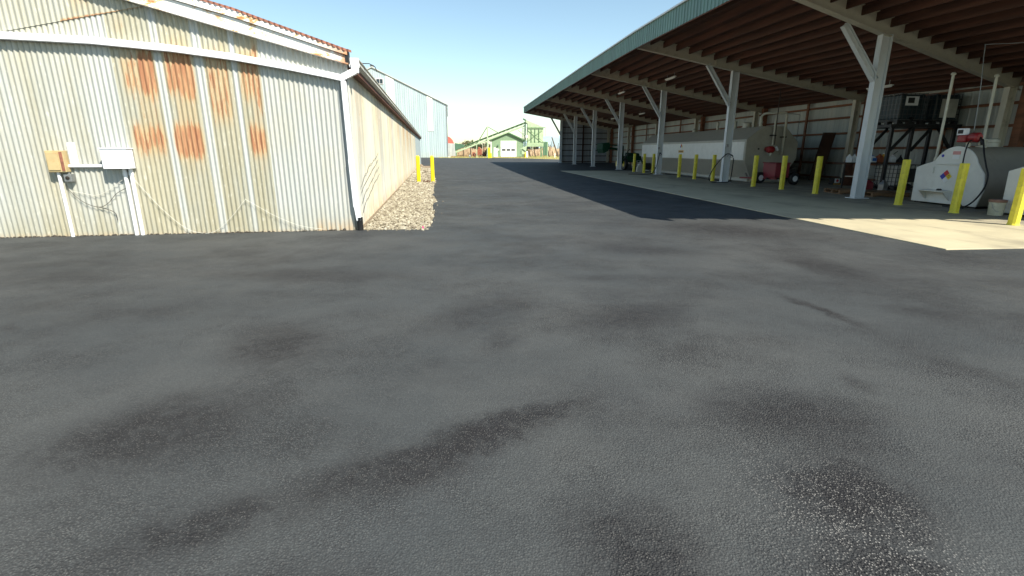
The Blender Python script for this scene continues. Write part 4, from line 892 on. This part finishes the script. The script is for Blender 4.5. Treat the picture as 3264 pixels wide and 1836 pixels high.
m = MB(); m.prism([(-1.32,1.9),(-.85,1.98),(-.75,1.75),(-.88,1.38),(-1.22,1.20),(-1.34,1.5)], 'y', 23.7, 25.4); m.build('bucket', 'green_dark', t, bevel=.02)
m = MB(); m.tube([(.62,23.9,.98),(.62,23.8,1.35),(.75,23.8,1.5)], .03, 8); m.build('exhaust', 'black_steel', t)
m = MB(); m.bar((.4,23.9,.8),(.7,24.1,1.15),.05); m.build('hydraulic_rod', 'grey_steel', t)

# ================================================================ WAREHOUSE BEHIND THE BARN
WY = 115.6
wh = thing('metal_warehouse', 'tall pale blue-grey metal warehouse with two white translucent strips', 'warehouse', (-14.2, WY, 0), RB)
WR, WH_, WE = -15.3, 18.2, 11.05                      # ridge x, ridge height, eave height
def wz(x): return WE+(WH_-WE)*(1-abs(x-WR)/15.3)
corr(-30.6, 0, lambda x: 0, lambda x: wz(x)-.05, pitch=.45, amp=.05, per=10, rows=1, prof='rib').build('front_wall', 'warehouse', wh)
m = MB(); m.box(-.06,0,.02,45,0,WE-.05); m.build('side_wall', 'warehouse', wh)
m = MB()
for a, b in ((.25, WR), (WR, -30.85)):
    za, zc = (WE-.1, WH_) if a > b else (WE, WH_)
m.add([(.3,-.25,WE-.12),(WR,-.25,WH_+.02),(-30.9,-.25,WE-.12),(-30.9,-.25,WE+.06),(WR,-.25,WH_+.22),(.3,-.25,WE+.06)]+[(.3,46,WE-.12),(WR,46,WH_+.02),(-30.9,46,WE-.12),(-30.9,46,WE+.06),(WR,46,WH_+.22),(.3,46,WE+.06)],
      [(0,1,4,5),(1,2,3,4),(6,11,10,7),(7,10,9,8),(5,4,10,11),(4,3,9,10),(0,6,7,1),(1,7,8,2),(0,5,11,6),(2,8,9,3)]); m.build('roof', 'roof_sheet', wh)
m = MB(); m.lathe([(.35,0),(.35,.35),(.5,.4),(.1,.6)], (WR,.6,WH_+.1), 12); m.build('ridge_vent', 'grey_steel', wh)
for x0, x1, z0 in ((-12.6,-11.0,.6),(-4.2,-3.05,5.6)):
    m = MB(); m.prism([(x0,z0),(x1,z0),(x1,wz(x1)-.18),(x0,wz(x0)-.18)], 'y', -.085, -.055); m.build('translucent_strip', 'strip', wh)
for x0, x1, z0, z1 in ((-14.6,-13.1,15.0,16.1),(-17.1,-15.9,15.0,16.1)):
    m = MB(); m.box(x0,x1,-.16,-.055,z0,z1); f = m.build('window', 'garage', wh)
    for i in range(2):
        w_ = (x1-x0-.24)/2; m = MB(); m.box(x0+.09+i*(w_+.06),x0+.09+i*(w_+.06)+w_,-.175,-.161,z0+.09,z1-.09); m.build('pane', 'glass', f)
m = MB(); m.box(-.02,.28,-.24,45,WE-.2,WE+.02); m.bar((.12,-.1,WE-.3),(.12,-.1,WE-2.4),.16); m.build('gutter', 'grey_steel', wh)
m = MB(); m.box(-.12,.04,-.12,-.06,0,WE-.2); m.build('corner_trim', 'grey_steel', wh)
m = MB(); m.box(-.6,-.15,-.5,-.1,0,.22); tag(m.build('concrete_block', 'garage', loc=(-13.6,WY,0)), 'small white block at the foot of the warehouse corner', 'block')
# sheet fence right of it
fl, fr_ = at(1428,500,128), at(1454,500,128)
t = thing('sheet_fence', 'short pale fence of upright metal sheet beside the warehouse', 'fence', (fl.x,128,0), 0)
corr(0, fr_.x-fl.x, lambda x: 0, lambda x: 3.25-.05*x, pitch=.34, amp=.09, per=10, rows=1, prof='rib').build('panel', 'fence_sheet', t)
m = MB(); m.box(fr_.x-fl.x,fr_.x-fl.x+.2,-.1,.1,0,3.1); m.build('end_post', 'frame_green', t)
m = MB(); c = at(1428,460,134); m.prism([(0,0)]+[(2.5*math.cos(a)*.9, 2.2*math.sin(a)) for a in np.linspace(0, PI/2, 9)], 'y', 0, 2.0); m.prism([(0,-2),(2.25,-2),(2.25,0),(0,0)], 'y', .0, 2.0)
o = m.build('red_hopper', 'pale_red', bevel=.03); o.location = (c.x-.9, 134, 3.0); tag(o, 'rounded red hopper showing above the sheet fence', 'hopper'); 
m = MB()
for x in (.1,2.1): m.bar((x,1,-3),(x,1,-2),.15)
m.build('stand', 'grey_steel', o)

# ================================================================ GREEN WORKSHOP, CONVEYOR, HOPPER TOWER
GY = 126.0
def gx(u): return at(u, 500, GY).x
def gz(v): return at(1600, v, GY).z
gb = thing('green_workshop', 'small green gabled workshop with a white roller door', 'workshop', (0,GY,0), 0)
xl, xr, xp = gx(1564), gx(1668), gx(1619); ze, zp = gz(448), gz(425)
m = MB(); m.prism([(xl,0),(xr,0),(xr,ze),(xp,zp),(xl,ze)], 'y', 0, 16); m.build('wall', 'barn_green', gb)
m = MB(); e = .35
for a, b in (((xp,zp),(xr+e,ze-e*(zp-ze)/(xr-xp))), ((xp,zp),(xl-e,ze-e*(zp-ze)/(xp-xl)))):
    m.add([(a[0],-.4,a[1]+.02),(b[0],-.4,b[1]+.02),(b[0],-.4,b[1]+.32),(a[0],-.4,a[1]+.32),(a[0],16.3,a[1]+.02),(b[0],16.3,b[1]+.02),(b[0],16.3,b[1]+.32),(a[0],16.3,a[1]+.32)], [(0,1,2,3),(7,6,5,4),(0,4,5,1),(1,5,6,2),(2,6,7,3),(3,7,4,0)])
m.build('roof', 'trim_green', gb)
dx0, dx1, dz = gx(1598), gx(1644), gz(451)
m = MB(); m.box(dx0-.15,dx0,-.08,-.005,0,dz+.15); m.box(dx1,dx1+.15,-.08,-.005,0,dz+.15); m.box(dx0,dx1,-.08,-.005,dz,dz+.15); m.build('door_trim', 'garage', gb)
m = MB(); m.box(dx0,dx1,-.05,-.01,0,dz); gd = m.build('garage_door', 'garage', gb)
for i in range(3):
    x = dx0+.15+i*(dx1-dx0-.1)/3; m = MB(); m.box(x,x+(dx1-dx0)/3-.28,-.065,-.052,gz(480.5),gz(475)); m.build('pane', 'glass', gd)
for i in range(4):
    m = MB(); z = (i+1)*dz/5; m.box(dx0,dx1,-.056,-.051,z-.012,z+.012); m.build('panel_joint', 'grey_steel', gd)
m = MB(); m.box(gx(1574),gx(1586),-.06,-.01,0,gz(470.5)); dd = m.build('door', 'garage', gb); m = MB(); m.box(gx(1584.3),gx(1585.2),-.12,-.061,.95,1.1); m.build('handle', 'dark_ink', dd)
m = MB(); m.box(gx(1564.2),gx(1567),-.04,-.01,0,gz(446)); m.build('corner_trim', 'garage', gb)
m = MB(); m.box(gx(1588),gx(1591),-.12,-.01,gz(480),gz(474)); m.build('meter_box', 'garage', gb)
m = MB(); m.prism([(-.5,gz(465)),(-.06,gz(465)),(-.06,gz(461)),(-.3,gz(461))], 'x', gx(1586), gx(1590)); m.build('wall_lamp', 'shade_green', gb)
m = MB(); m.box(xl-.3,xr+.3,-1.6,16,-.05,.012); tag(m.build('workshop_apron', 'concrete', loc=(0,GY,0)), kind='structure')
# conveyor
CYD = 112.5
A = at(1453,482,CYD); B = at(1676,397,CYD)
cv = thing('conveyor', 'long green conveyor rising from the fence to the hopper tower', 'conveyor', (0,CYD,0), 0)
ax, az_, bx, bz = A.x, A.z-.2, B.x, B.z
m = MB(); m.ibeam((ax,0,az_+.55),(bx,0,bz+.4),.9,.35,.06,.3); m.build('belt_trough', 'frame_green', cv)
m = MB(); m.bar((ax,-.4,az_+.0),(bx,-.4,bz-.15),.1,.26); m.bar((ax,.4,az_+.0),(bx,.4,bz-.15),.1,.26)
n = 16
for i in range(n):
    t0 = i/n; t1 = (i+.5)/n; t2 = (i+1)/n; L0 = lambda t, d: (ax+(bx-ax)*t, -.4, az_+(bz-az_)*t+d)
    m.bar(L0(t0,.05), L0(t1,.45), .05); m.bar(L0(t1,.45), L0(t2,.05), .05)
m.build('truss', 'bin_green', cv)
mx = gx(1555)*CYD/GY
m = MB(); m.bar((mx,-.6,0),(mx,-.6,gz(412)+.0),.26,.26,up=(1,0,0)); m.build('mast', 'bin_green', cv)
m = MB(); m.tube([(mx,-.6,gz(412)),(ax+(mx-ax)*.68,-.4,az_+(bz-az_)*.33)], .10, 6); m.build('stay_rod', 'frame_green', cv); m = MB(); m.tube([(mx,-.6,gz(412)),(ax+(bx-ax)*.62,-.4,az_+(bz-az_)*.62+.4)], .10, 6); m.build('stay_rod', 'frame_green', cv)
m = MB(); m.bar((ax+(mx-ax)*.66,-.4,0),(ax+(mx-ax)*.66,-.4,az_+(bz-az_)*.31),.12,.12,up=(1,0,0)); m.build('support_leg', 'bin_green', cv)
m = MB(); m.prism([(ax-.1,az_+.3),(ax+1.9,az_+1.05),(ax+1.7,az_+1.6),(ax-.1,az_+1.9)],'y',-.5,.5); m.build('loading_chute', 'shade_green', cv, bevel=.03)
# hopper tower
TY = 111.5
def tx(u): return at(u, 480, TY).x
def tz(v): return at(1700, v, TY).z
ht = thing('hopper_tower', 'pale green hopper tower on legs with cross-braced bin beside the workshop', 'hopper tower', (0,TY,0), 0)
bx0, bx1 = tx(1681), tx(1731)
m = MB(); m.box(bx0,bx1,0,5,tz(467),tz(407)); m.box(bx0-.05,bx1+.05,-.08,5.05,tz(467),tz(455)); m.build('bin', 'bin_green', ht)
m = MB(); m.prism([(tx(1676),tz(382)),(tx(1731),tz(405)),(tx(1731),tz(407)),(tx(1681),tz(407)),(tx(1681),tz(393)),(tx(1674),tz(389))], 'y', .3, 4.0); m.build('hood', 'bin_green', ht)
m = MB(); m.bar((tx(1667),1.0,tz(378)),(tx(1678),1.0,tz(384)),.5,.3); m.bar((tx(1674),1,tz(391)),(tx(1675),1,tz(384)),.3); m.build('head_drive', 'shade_green', ht)
m = MB(); m.box(tx(1672.5),tx(1676),.1,3,tz(466),tz(394)); m.build('elevator_shaft', 'shade_green', ht)
xc = (bx0+bx1)/2
for x in (tx(1693.5), tx(1705), tx(1717.5)):
    m = MB(); m.bar((x,-.14,tz(454)),(x,-.14,tz(407)),.1,.1,up=(1,0,0)); m.build('stiffener', 'frame_green', ht)
m = MB(); m.bar((bx0,-.24,tz(408)),(bx1,-.24,tz(453)),.08); m.build('cross_brace', 'frame_green', ht); m = MB(); m.bar((bx0-.5,-.34,tz(453)),(bx1,-.34,tz(411)),.08); m.build('cross_brace', 'frame_green', ht)
m = MB(); m.bar((bx0-.2,-.2,tz(406.5)),(tx(1737),-.2,tz(406.5)),.12); m.build('top_rail', 'frame_green', ht)
for u, v in ((1738,452),): m = MB(); m.bar((tx(u-1),-.1,tz(v)),(tx(u-1),-.1,tz(406)),.08,.08,up=(1,0,0)); m.bar((tx(1731),-.1,tz(452)),(tx(1737),-.1,tz(452)),.15); m.build('ladder_rail', 'bin_green', ht)
for z in (454,459,463): m = MB(); m.box(bx0+.1,bx1-.1,-.10,-.085,tz(z+.6),tz(z-.4)); m.build('louvre', 'barn_green', ht)
for u, yy in ((1674,.2),(1674,4.8),(1681,.2),(1724,.2),(1731,4.8),(1681,4.8)):
    m = MB(); m.bar((tx(u),yy,0),(tx(u),yy,tz(465)),.16,.16,up=(1,0,0)); m.build('leg', 'frame_green', ht)
m = MB()
for u in (1665,1670): m.bar((tx(u),.6,0),(tx(u),.6,tz(406)),.09,.09,up=(1,0,0))
for i in range(16): m.bar((tx(1665),.6,.5+i*.5),(tx(1670),.6,.5+i*.5),.05)
m.build('ladder', 'frame_green', ht)
m = MB(); m.bar((tx(1650),.3,tz(414)),(tx(1673),.3,tz(433)),.10); m.build('brace', 'frame_green', ht)
m = MB(); m.box(tx(1682),tx(1690),-.1,0.8,tz(476),tz(467.5)); m.box(tx(1708),tx(1717),-.1,0.8,tz(476),tz(467.5)); m.build('discharge_gate', 'black_steel', ht)
m = MB(); m.prism([(tx(1657),tz(474)),(tx(1663),tz(471)),(tx(1679),tz(465)),(tx(1677),tz(481)),(tx(1672),tz(491)),(tx(1663),tz(491)),(tx(1663),tz(474))], 'y', -.9, -.1); m.build('spout_hood', 'bin_green', ht)
m = MB(); m.bar((tx(1664),-.92,tz(474)),(tx(1676),-.92,tz(482)),.3,.06); m.box(tx(1659),tx(1662),-.9,-.3,tz(491),tz(481)); m.build('spout_flap', 'shade_green', ht)
m = MB(); m.box(tx(1675),tx(1681),-.3,.1,tz(439),tz(431)); m.build('control_box', 'garage', ht)
m = MB(); m.box(tx(1731),tx(1746),.3,.5,.5,tz(452)); tag(m.build('metal_screen', 'shade_green', loc=(0,TY+.6,0)), 'dark green upright panel right of the hopper tower', 'panel')
for u in (1723,1734,1743.5,1745.5):
    m = MB(); m.bar((tx(u),0,0),(tx(u),0,tz(452 if u > 1740 else 470)),.10,.10,up=(1,0,0)); o = m.build('steel_post', 'frame_green' if u < 1745 else 'bin_green'); o.location = (0,TY-.3,0)
    tag(o, {1723:'slim green post under the right of the hopper bin',1734:'slim green post in front of the dark green panel',1743.5:'dark post at the right edge of the dark green panel',1745.5:'pale green post, rightmost beside the green panel'}[u], 'post')
def quick(name, label, cat, mat, u, v, w_, h_, d=.5, group=None, shape='box'):
    p = gr(u, v); m = MB()
    if shape == 'box': m.box(-w_/2,w_/2,0,d,0,h_)
    elif shape == 'drum': m.lathe([(w_*.46,0),(w_*.5,.03),(w_*.5,h_*.32),(w_*.48,h_*.34),(w_*.5,h_*.36),(w_*.5,h_*.96),(w_*.44,h_)], (0,0,0), 14)
    elif shape == 'heap':
        for i in range(9): a = random.uniform(0, 6.3); m.bar((random.uniform(-w_,w_)*.45,random.uniform(0,d),.0),(random.uniform(-w_,w_)*.45,random.uniform(0,d),random.uniform(.3,1)*h_),.18,.12)
    o = m.build(name, mat, bevel=.03 if shape == 'box' else 0, smooth=shape == 'drum'); o.location = (p.x, p.y, 0); return tag(o, label, cat, group)
for (u, v, h_, wd, lb) in ((1557.5,504,2.05,.34,'stout yellow post left of the workshop, the thicker one'),(1562,503.5,2.0,.22,'yellow post just right of the stout yellow post'),(1565.5,503.6,1.0,.2,'shortest yellow post at the workshop corner'),(1674,504,1.2,.24,'lone yellow post under the spout of the hopper tower')):
    p = gr(u, v); m = MB(); m.lathe([(wd*.5,0),(wd*.5,h_*.95),(wd*.2,h_)], (0,0,0), 12); o = m.build('yellow_post', 'yellow_paint', smooth=True); o.location = (p.x, p.y, 0); tag(o, lb, 'post', 'yellow posts by the workshop')
quick('drum', 'white drum lying out on the far asphalt edge', 'drum', 'garage', 1497.5, 502, .38, .55, shape='drum'); quick('white_bin', 'pale bin beside the lone yellow post', 'bin', 'garage', 1679, 503, .5, 1.3, shape='drum')
quick('white_crate', 'white crate left of the yellow posts', 'crate', 'garage', 1547, 499, .45, .45); quick('white_crate', 'smaller white crate near the orange machine', 'crate', 'garage', 1552, 499.5, .3, .6)
t = thing('sawhorse', 'low pale sawhorse on the far asphalt edge', 'sawhorse', tuple(gr(1520,502.5))[:2]+(0,), 0)
m = MB(); m.bar((-.5,0,.5),(.5,0,.5),.10); m.build('top_rail', 'pallet_wood', t)
for x in (-.45,.45):
    for s in (-.25,.25): m = MB(); m.bar((x+s*.6,s,0),(x,0,.48),.06); m.build('leg', 'pallet_wood', t)
quick('blue_tarp', 'pale blue covered heap in the far yard', 'tarp', 'blue_cover', 1503, 497.2, .8, 1.0, d=1.0); quick('timber_pile', 'dark scrap pile in the far yard, left of the blue cover', 'pile', 'brown_wood', 1488, 496.8, 3.2, .7, d=1.5, shape='heap')
quick('crate', 'orange-brown crate right of the blue cover', 'crate', 'orange_rust', 1510, 499, .7, 1.1); quick('pale_pallet', 'low pale timber stack at the far edge of the yard', 'timber', 'pallet_wood', 1478, 500.5, 6.0, .22, d=.8)
# orange farm machine
p = gr(1533, 499.3); t = thing('orange_machine', 'rusty orange farm machine parked left of the yellow posts', 'farm machine', (p.x, p.y, 0), 0)
m = MB(); m.box(-2.0,2.4,0,1.2,.45,.75); m.build('chassis', 'orange_rust', t, bevel=.04); m = MB(); m.box(-.9,.2,.1,1.1,.75,1.9); m.box(-.7,-.2,.3,.9,1.9,2.4); m.build('engine_housing', 'orange_rust', t, bevel=.06)
m = MB(); m.bar((.6,.5,.7),(1.6,.5,1.9),.12); m.bar((1.6,.5,1.9),(2.3,.5,1.1),.1); m.bar((.9,.5,1.5),(2.2,.5,1.4),.12); m.build('lift_arm', 'black_steel', t)
for x in (-1.6,.9,2.1): wheel(t, (x,-.1,.42), .42, .22, rot=(PI/2,0,0), hub='orange_rust')

# ================================================================ FIELD, POLES, TREES
def poles():
    first = None; i = 0
    spec = [(u, random.uniform(452,474), random.uniform(150,210), random.uniform(-1.5,1.5)) for u in np.arange(1462,1562,6.3)]+[(u, random.uniform(446,468), random.uniform(150,210), random.uniform(-3,3)) for u in np.arange(1686,1788,6.1)]
    for (u, v, Y, lean) in spec:
        b = at(u, 482, Y); h = at(u, v, Y).z
        m = MB(); m.tube([(0,0,-.07),(random.uniform(-.08,.08),0,h*.5),(math.tan(R(lean))*h,0,h)], [.13,.11,.08], 6); o = m.build('field_pole', 'bark' if i % 3 else 'beam_paint'); o.location = (b.x, Y, 0)
        side = 'between fence and workshop' if u < 1600 else 'behind the hopper tower'
        nth = (i if u < 1600 else i-16)+1; od = str(nth)+('th' if 4 <= nth <= 20 else {1:'st',2:'nd',3:'rd'}[nth%10])
        tag(o, ('slim grey-brown' if i % 3 else 'slim pale')+' hop field pole '+side+', '+od+' from the left', 'pole', 'slim poles in the hop field '+side); i += 1
poles()
for (u0, v0, u1, v1, Y, lb) in ((1780,499,1759,437,118,'long slanting pole leaning left beyond the shed end'),(1752,497,1746,478,122,'short slanting pole right of the green panel'),(1691,496,1686,477,128,'short leaning pole beneath the hopper bin, left one'),(1708,496,1702,477,128,'short leaning pole beneath the hopper bin, right one'),(1477,492,1477,452,130,'dark upright pole left of the round tree'),(1500,492,1500,452,132,'dark upright pole right of the round tree')):
    a, b = at(u0, v0, Y), at(u1, v1, Y); m = MB(); m.tube([(a.x,Y,-.07),(b.x,Y,b.z)], [.16,.12], 6); tag(m.build('leaning_pole' if u0 != u1 else 'upright_pole', 'bark'), lb, 'pole')
m = MB(); p = gr(1768, 503); m.tube([(0,0,0),(0,0,.9)], .12, 8); o = m.build('marker_post', 'strip'); o.location = (p.x, p.y, 0); tag(o, 'short pale post in the grass beyond the shed end', 'post')
def vines():
    n = 9000; ub = RNG.uniform(0, 1, n); Y = RNG.uniform(140, 205, n); left = ub < .55
    x = np.where(left, (RNG.uniform(1455,1572,n)-1632)/1600*Y*.97, (RNG.uniform(1676,1800,n)-1632)/1600*Y*.97)
    h = RNG.uniform(.5, 1.75, n)*(1+.25*np.sin(x*.7)); wd = RNG.uniform(.04,.16,n); lean = RNG.uniform(-.25,.25,n); z0 = RNG.uniform(-.07,.6,n)
    V = np.stack([np.stack([x-wd,Y,z0],1), np.stack([x+wd,Y+.05,z0],1), np.stack([x+wd*.6+lean,Y+.1,z0+h],1), np.stack([x-wd*.6+lean,Y,z0+h],1)], 1).reshape(-1,3)
    F = np.arange(n*4).reshape(n,4); me = bpy.data.meshes.new('hop_vines'); me.from_pydata(V.tolist(), [], F.tolist()); a = me.attributes.new('shade','FLOAT','POINT'); a.data.foreach_set('value', np.repeat(RNG.uniform(0,1,n),4).astype(np.float32)); me.materials.append(MT['vine'])
    o = bpy.data.objects.new('hop_vines', me); COL.objects.link(o); tag(o, 'dry brown vine rows filling the field behind the yard', 'vines', kind='stuff')
vines()
def foliage(n, rx, ry, rz, cz, leaf, clumps=9):
    c = RNG.normal(0, .42, (clumps,3)); c /= np.maximum(1, np.linalg.norm(c, axis=1))[:,None]; pick = RNG.integers(0, clumps, n)
    P = c[pick]+RNG.normal(0, .23, (n,3)); P = P*[rx,ry,rz]+[0,0,cz]
    d = RNG.normal(0, 1, (n,3)); d /= np.linalg.norm(d,axis=1)[:,None]; e = np.cross(d, RNG.normal(0,1,(n,3))); e /= np.linalg.norm(e,axis=1)[:,None]; s = leaf*RNG.uniform(.6,1.4,n)[:,None]
    V = np.stack([P-d*s, P+e*s*.6, P+d*s, P-e*s*.6],1).reshape(-1,3); sh = np.clip(RNG.uniform(0,1,clumps)[pick]*.7+RNG.uniform(0,.4,n),0,1)
    return V, np.arange(n*4).reshape(n,4), np.repeat(sh,4)
def tree(label, u, vt, Y, wpx, mat='leaf_dark', group=None, kind='tree'):
    b = at(u, 482, Y); h = at(u, vt, Y).z; rw = wpx/1600*Y/2
    t = thing(kind if kind != 'tree' else 'field_tree', label, kind, (b.x, Y, 0), 0, group)
    m = MB(); m.tube([(0,0,-.07),(.05,0,h*.3),(.0,0,h*.6)], [rw*.10,rw*.07,rw*.03], 8)
    for k in range(4): a = k*1.7; m.tube([(0,0,h*.35),(rw*.5*math.cos(a),rw*.5*math.sin(a),h*.62)], [rw*.045,rw*.015], 5)
    m.build('trunk', 'bark', t)
    V, F, S = foliage(1600, rw, rw, h*.42, h*.60, rw*.13); me = bpy.data.meshes.new('crown'); me.from_pydata(V.tolist(), [], F.tolist()); a = me.attributes.new('shade','FLOAT','POINT'); a.data.foreach_set('value', S.astype(np.float32)); me.materials.append(MT[mat])
    o = bpy.data.objects.new('crown', me); COL.objects.link(o); o.parent = t
tree('rounded olive-green tree beyond the hop field near the fence', 1488, 451, 230, 38, 'leaf_olive')
tree('small dark tree on the skyline right of the round olive tree', 1510, 451, 260, 16)
for i, (u, vt, w_, Y) in enumerate(((1522,458,18,240),(1536,456,20,235),(1549,455,18,240),(1560,460,16,245))):
    tree(('first','second','third','last')[i]+' from the left of four dark trees behind the conveyor', u, vt, Y, w_, group='dark trees behind the conveyor')
tree('dark conifer-like tree right of the green panel', 1752, 463, 190, 12); tree('low dark bush on the skyline beyond the shed end', 1764, 473, 230, 14); tree('low dark bush nearest the shed end on the skyline', 1778, 472, 230, 12)
tree('low scrubby bush seen under the hopper bin', 1697, 470, 240, 40)
def grass():
    n = 14000; Y = RNG.uniform(100, 150, n); x = RNG.uniform(-17, 18, n)*Y/120; far = np.interp(x/Y, [p.x/p.y for p in FAR[::-1]], [p.y for p in FAR[::-1]]); k = Y > far+.5; x, Y = x[k], Y[k]; n = len(x)
    inb = (np.abs(x-(xl+xr)/2) < (xr-xl)/2+.5) & (Y > GY-1.7) & (Y < GY+16.5); x, Y = x[~inb], Y[~inb]; n = len(x)
    h = RNG.uniform(.08,.30,n); w_ = RNG.uniform(.03,.09,n); l = RNG.uniform(-.1,.1,n); z = np.full(n, -.07)
    V = np.stack([np.stack([x-w_,Y,z],1), np.stack([x+w_,Y,z],1), np.stack([x+l,Y,z+h],1)],1).reshape(-1,3)
    me = bpy.data.meshes.new('grass'); me.from_pydata(V.tolist(), [], np.arange(n*3).reshape(n,3).tolist()); a = me.attributes.new('shade','FLOAT','POINT'); a.data.foreach_set('value', np.repeat(RNG.uniform(0,1,n),3).astype(np.float32)); me.materials.append(leaf_mat('dry_grass', (.20,.22,.06), (.50,.42,.18)))
    o = bpy.data.objects.new('grass', me); COL.objects.link(o); tag(o, 'yellowed grass beyond the far edge of the asphalt', 'grass', kind='stuff')
grass()
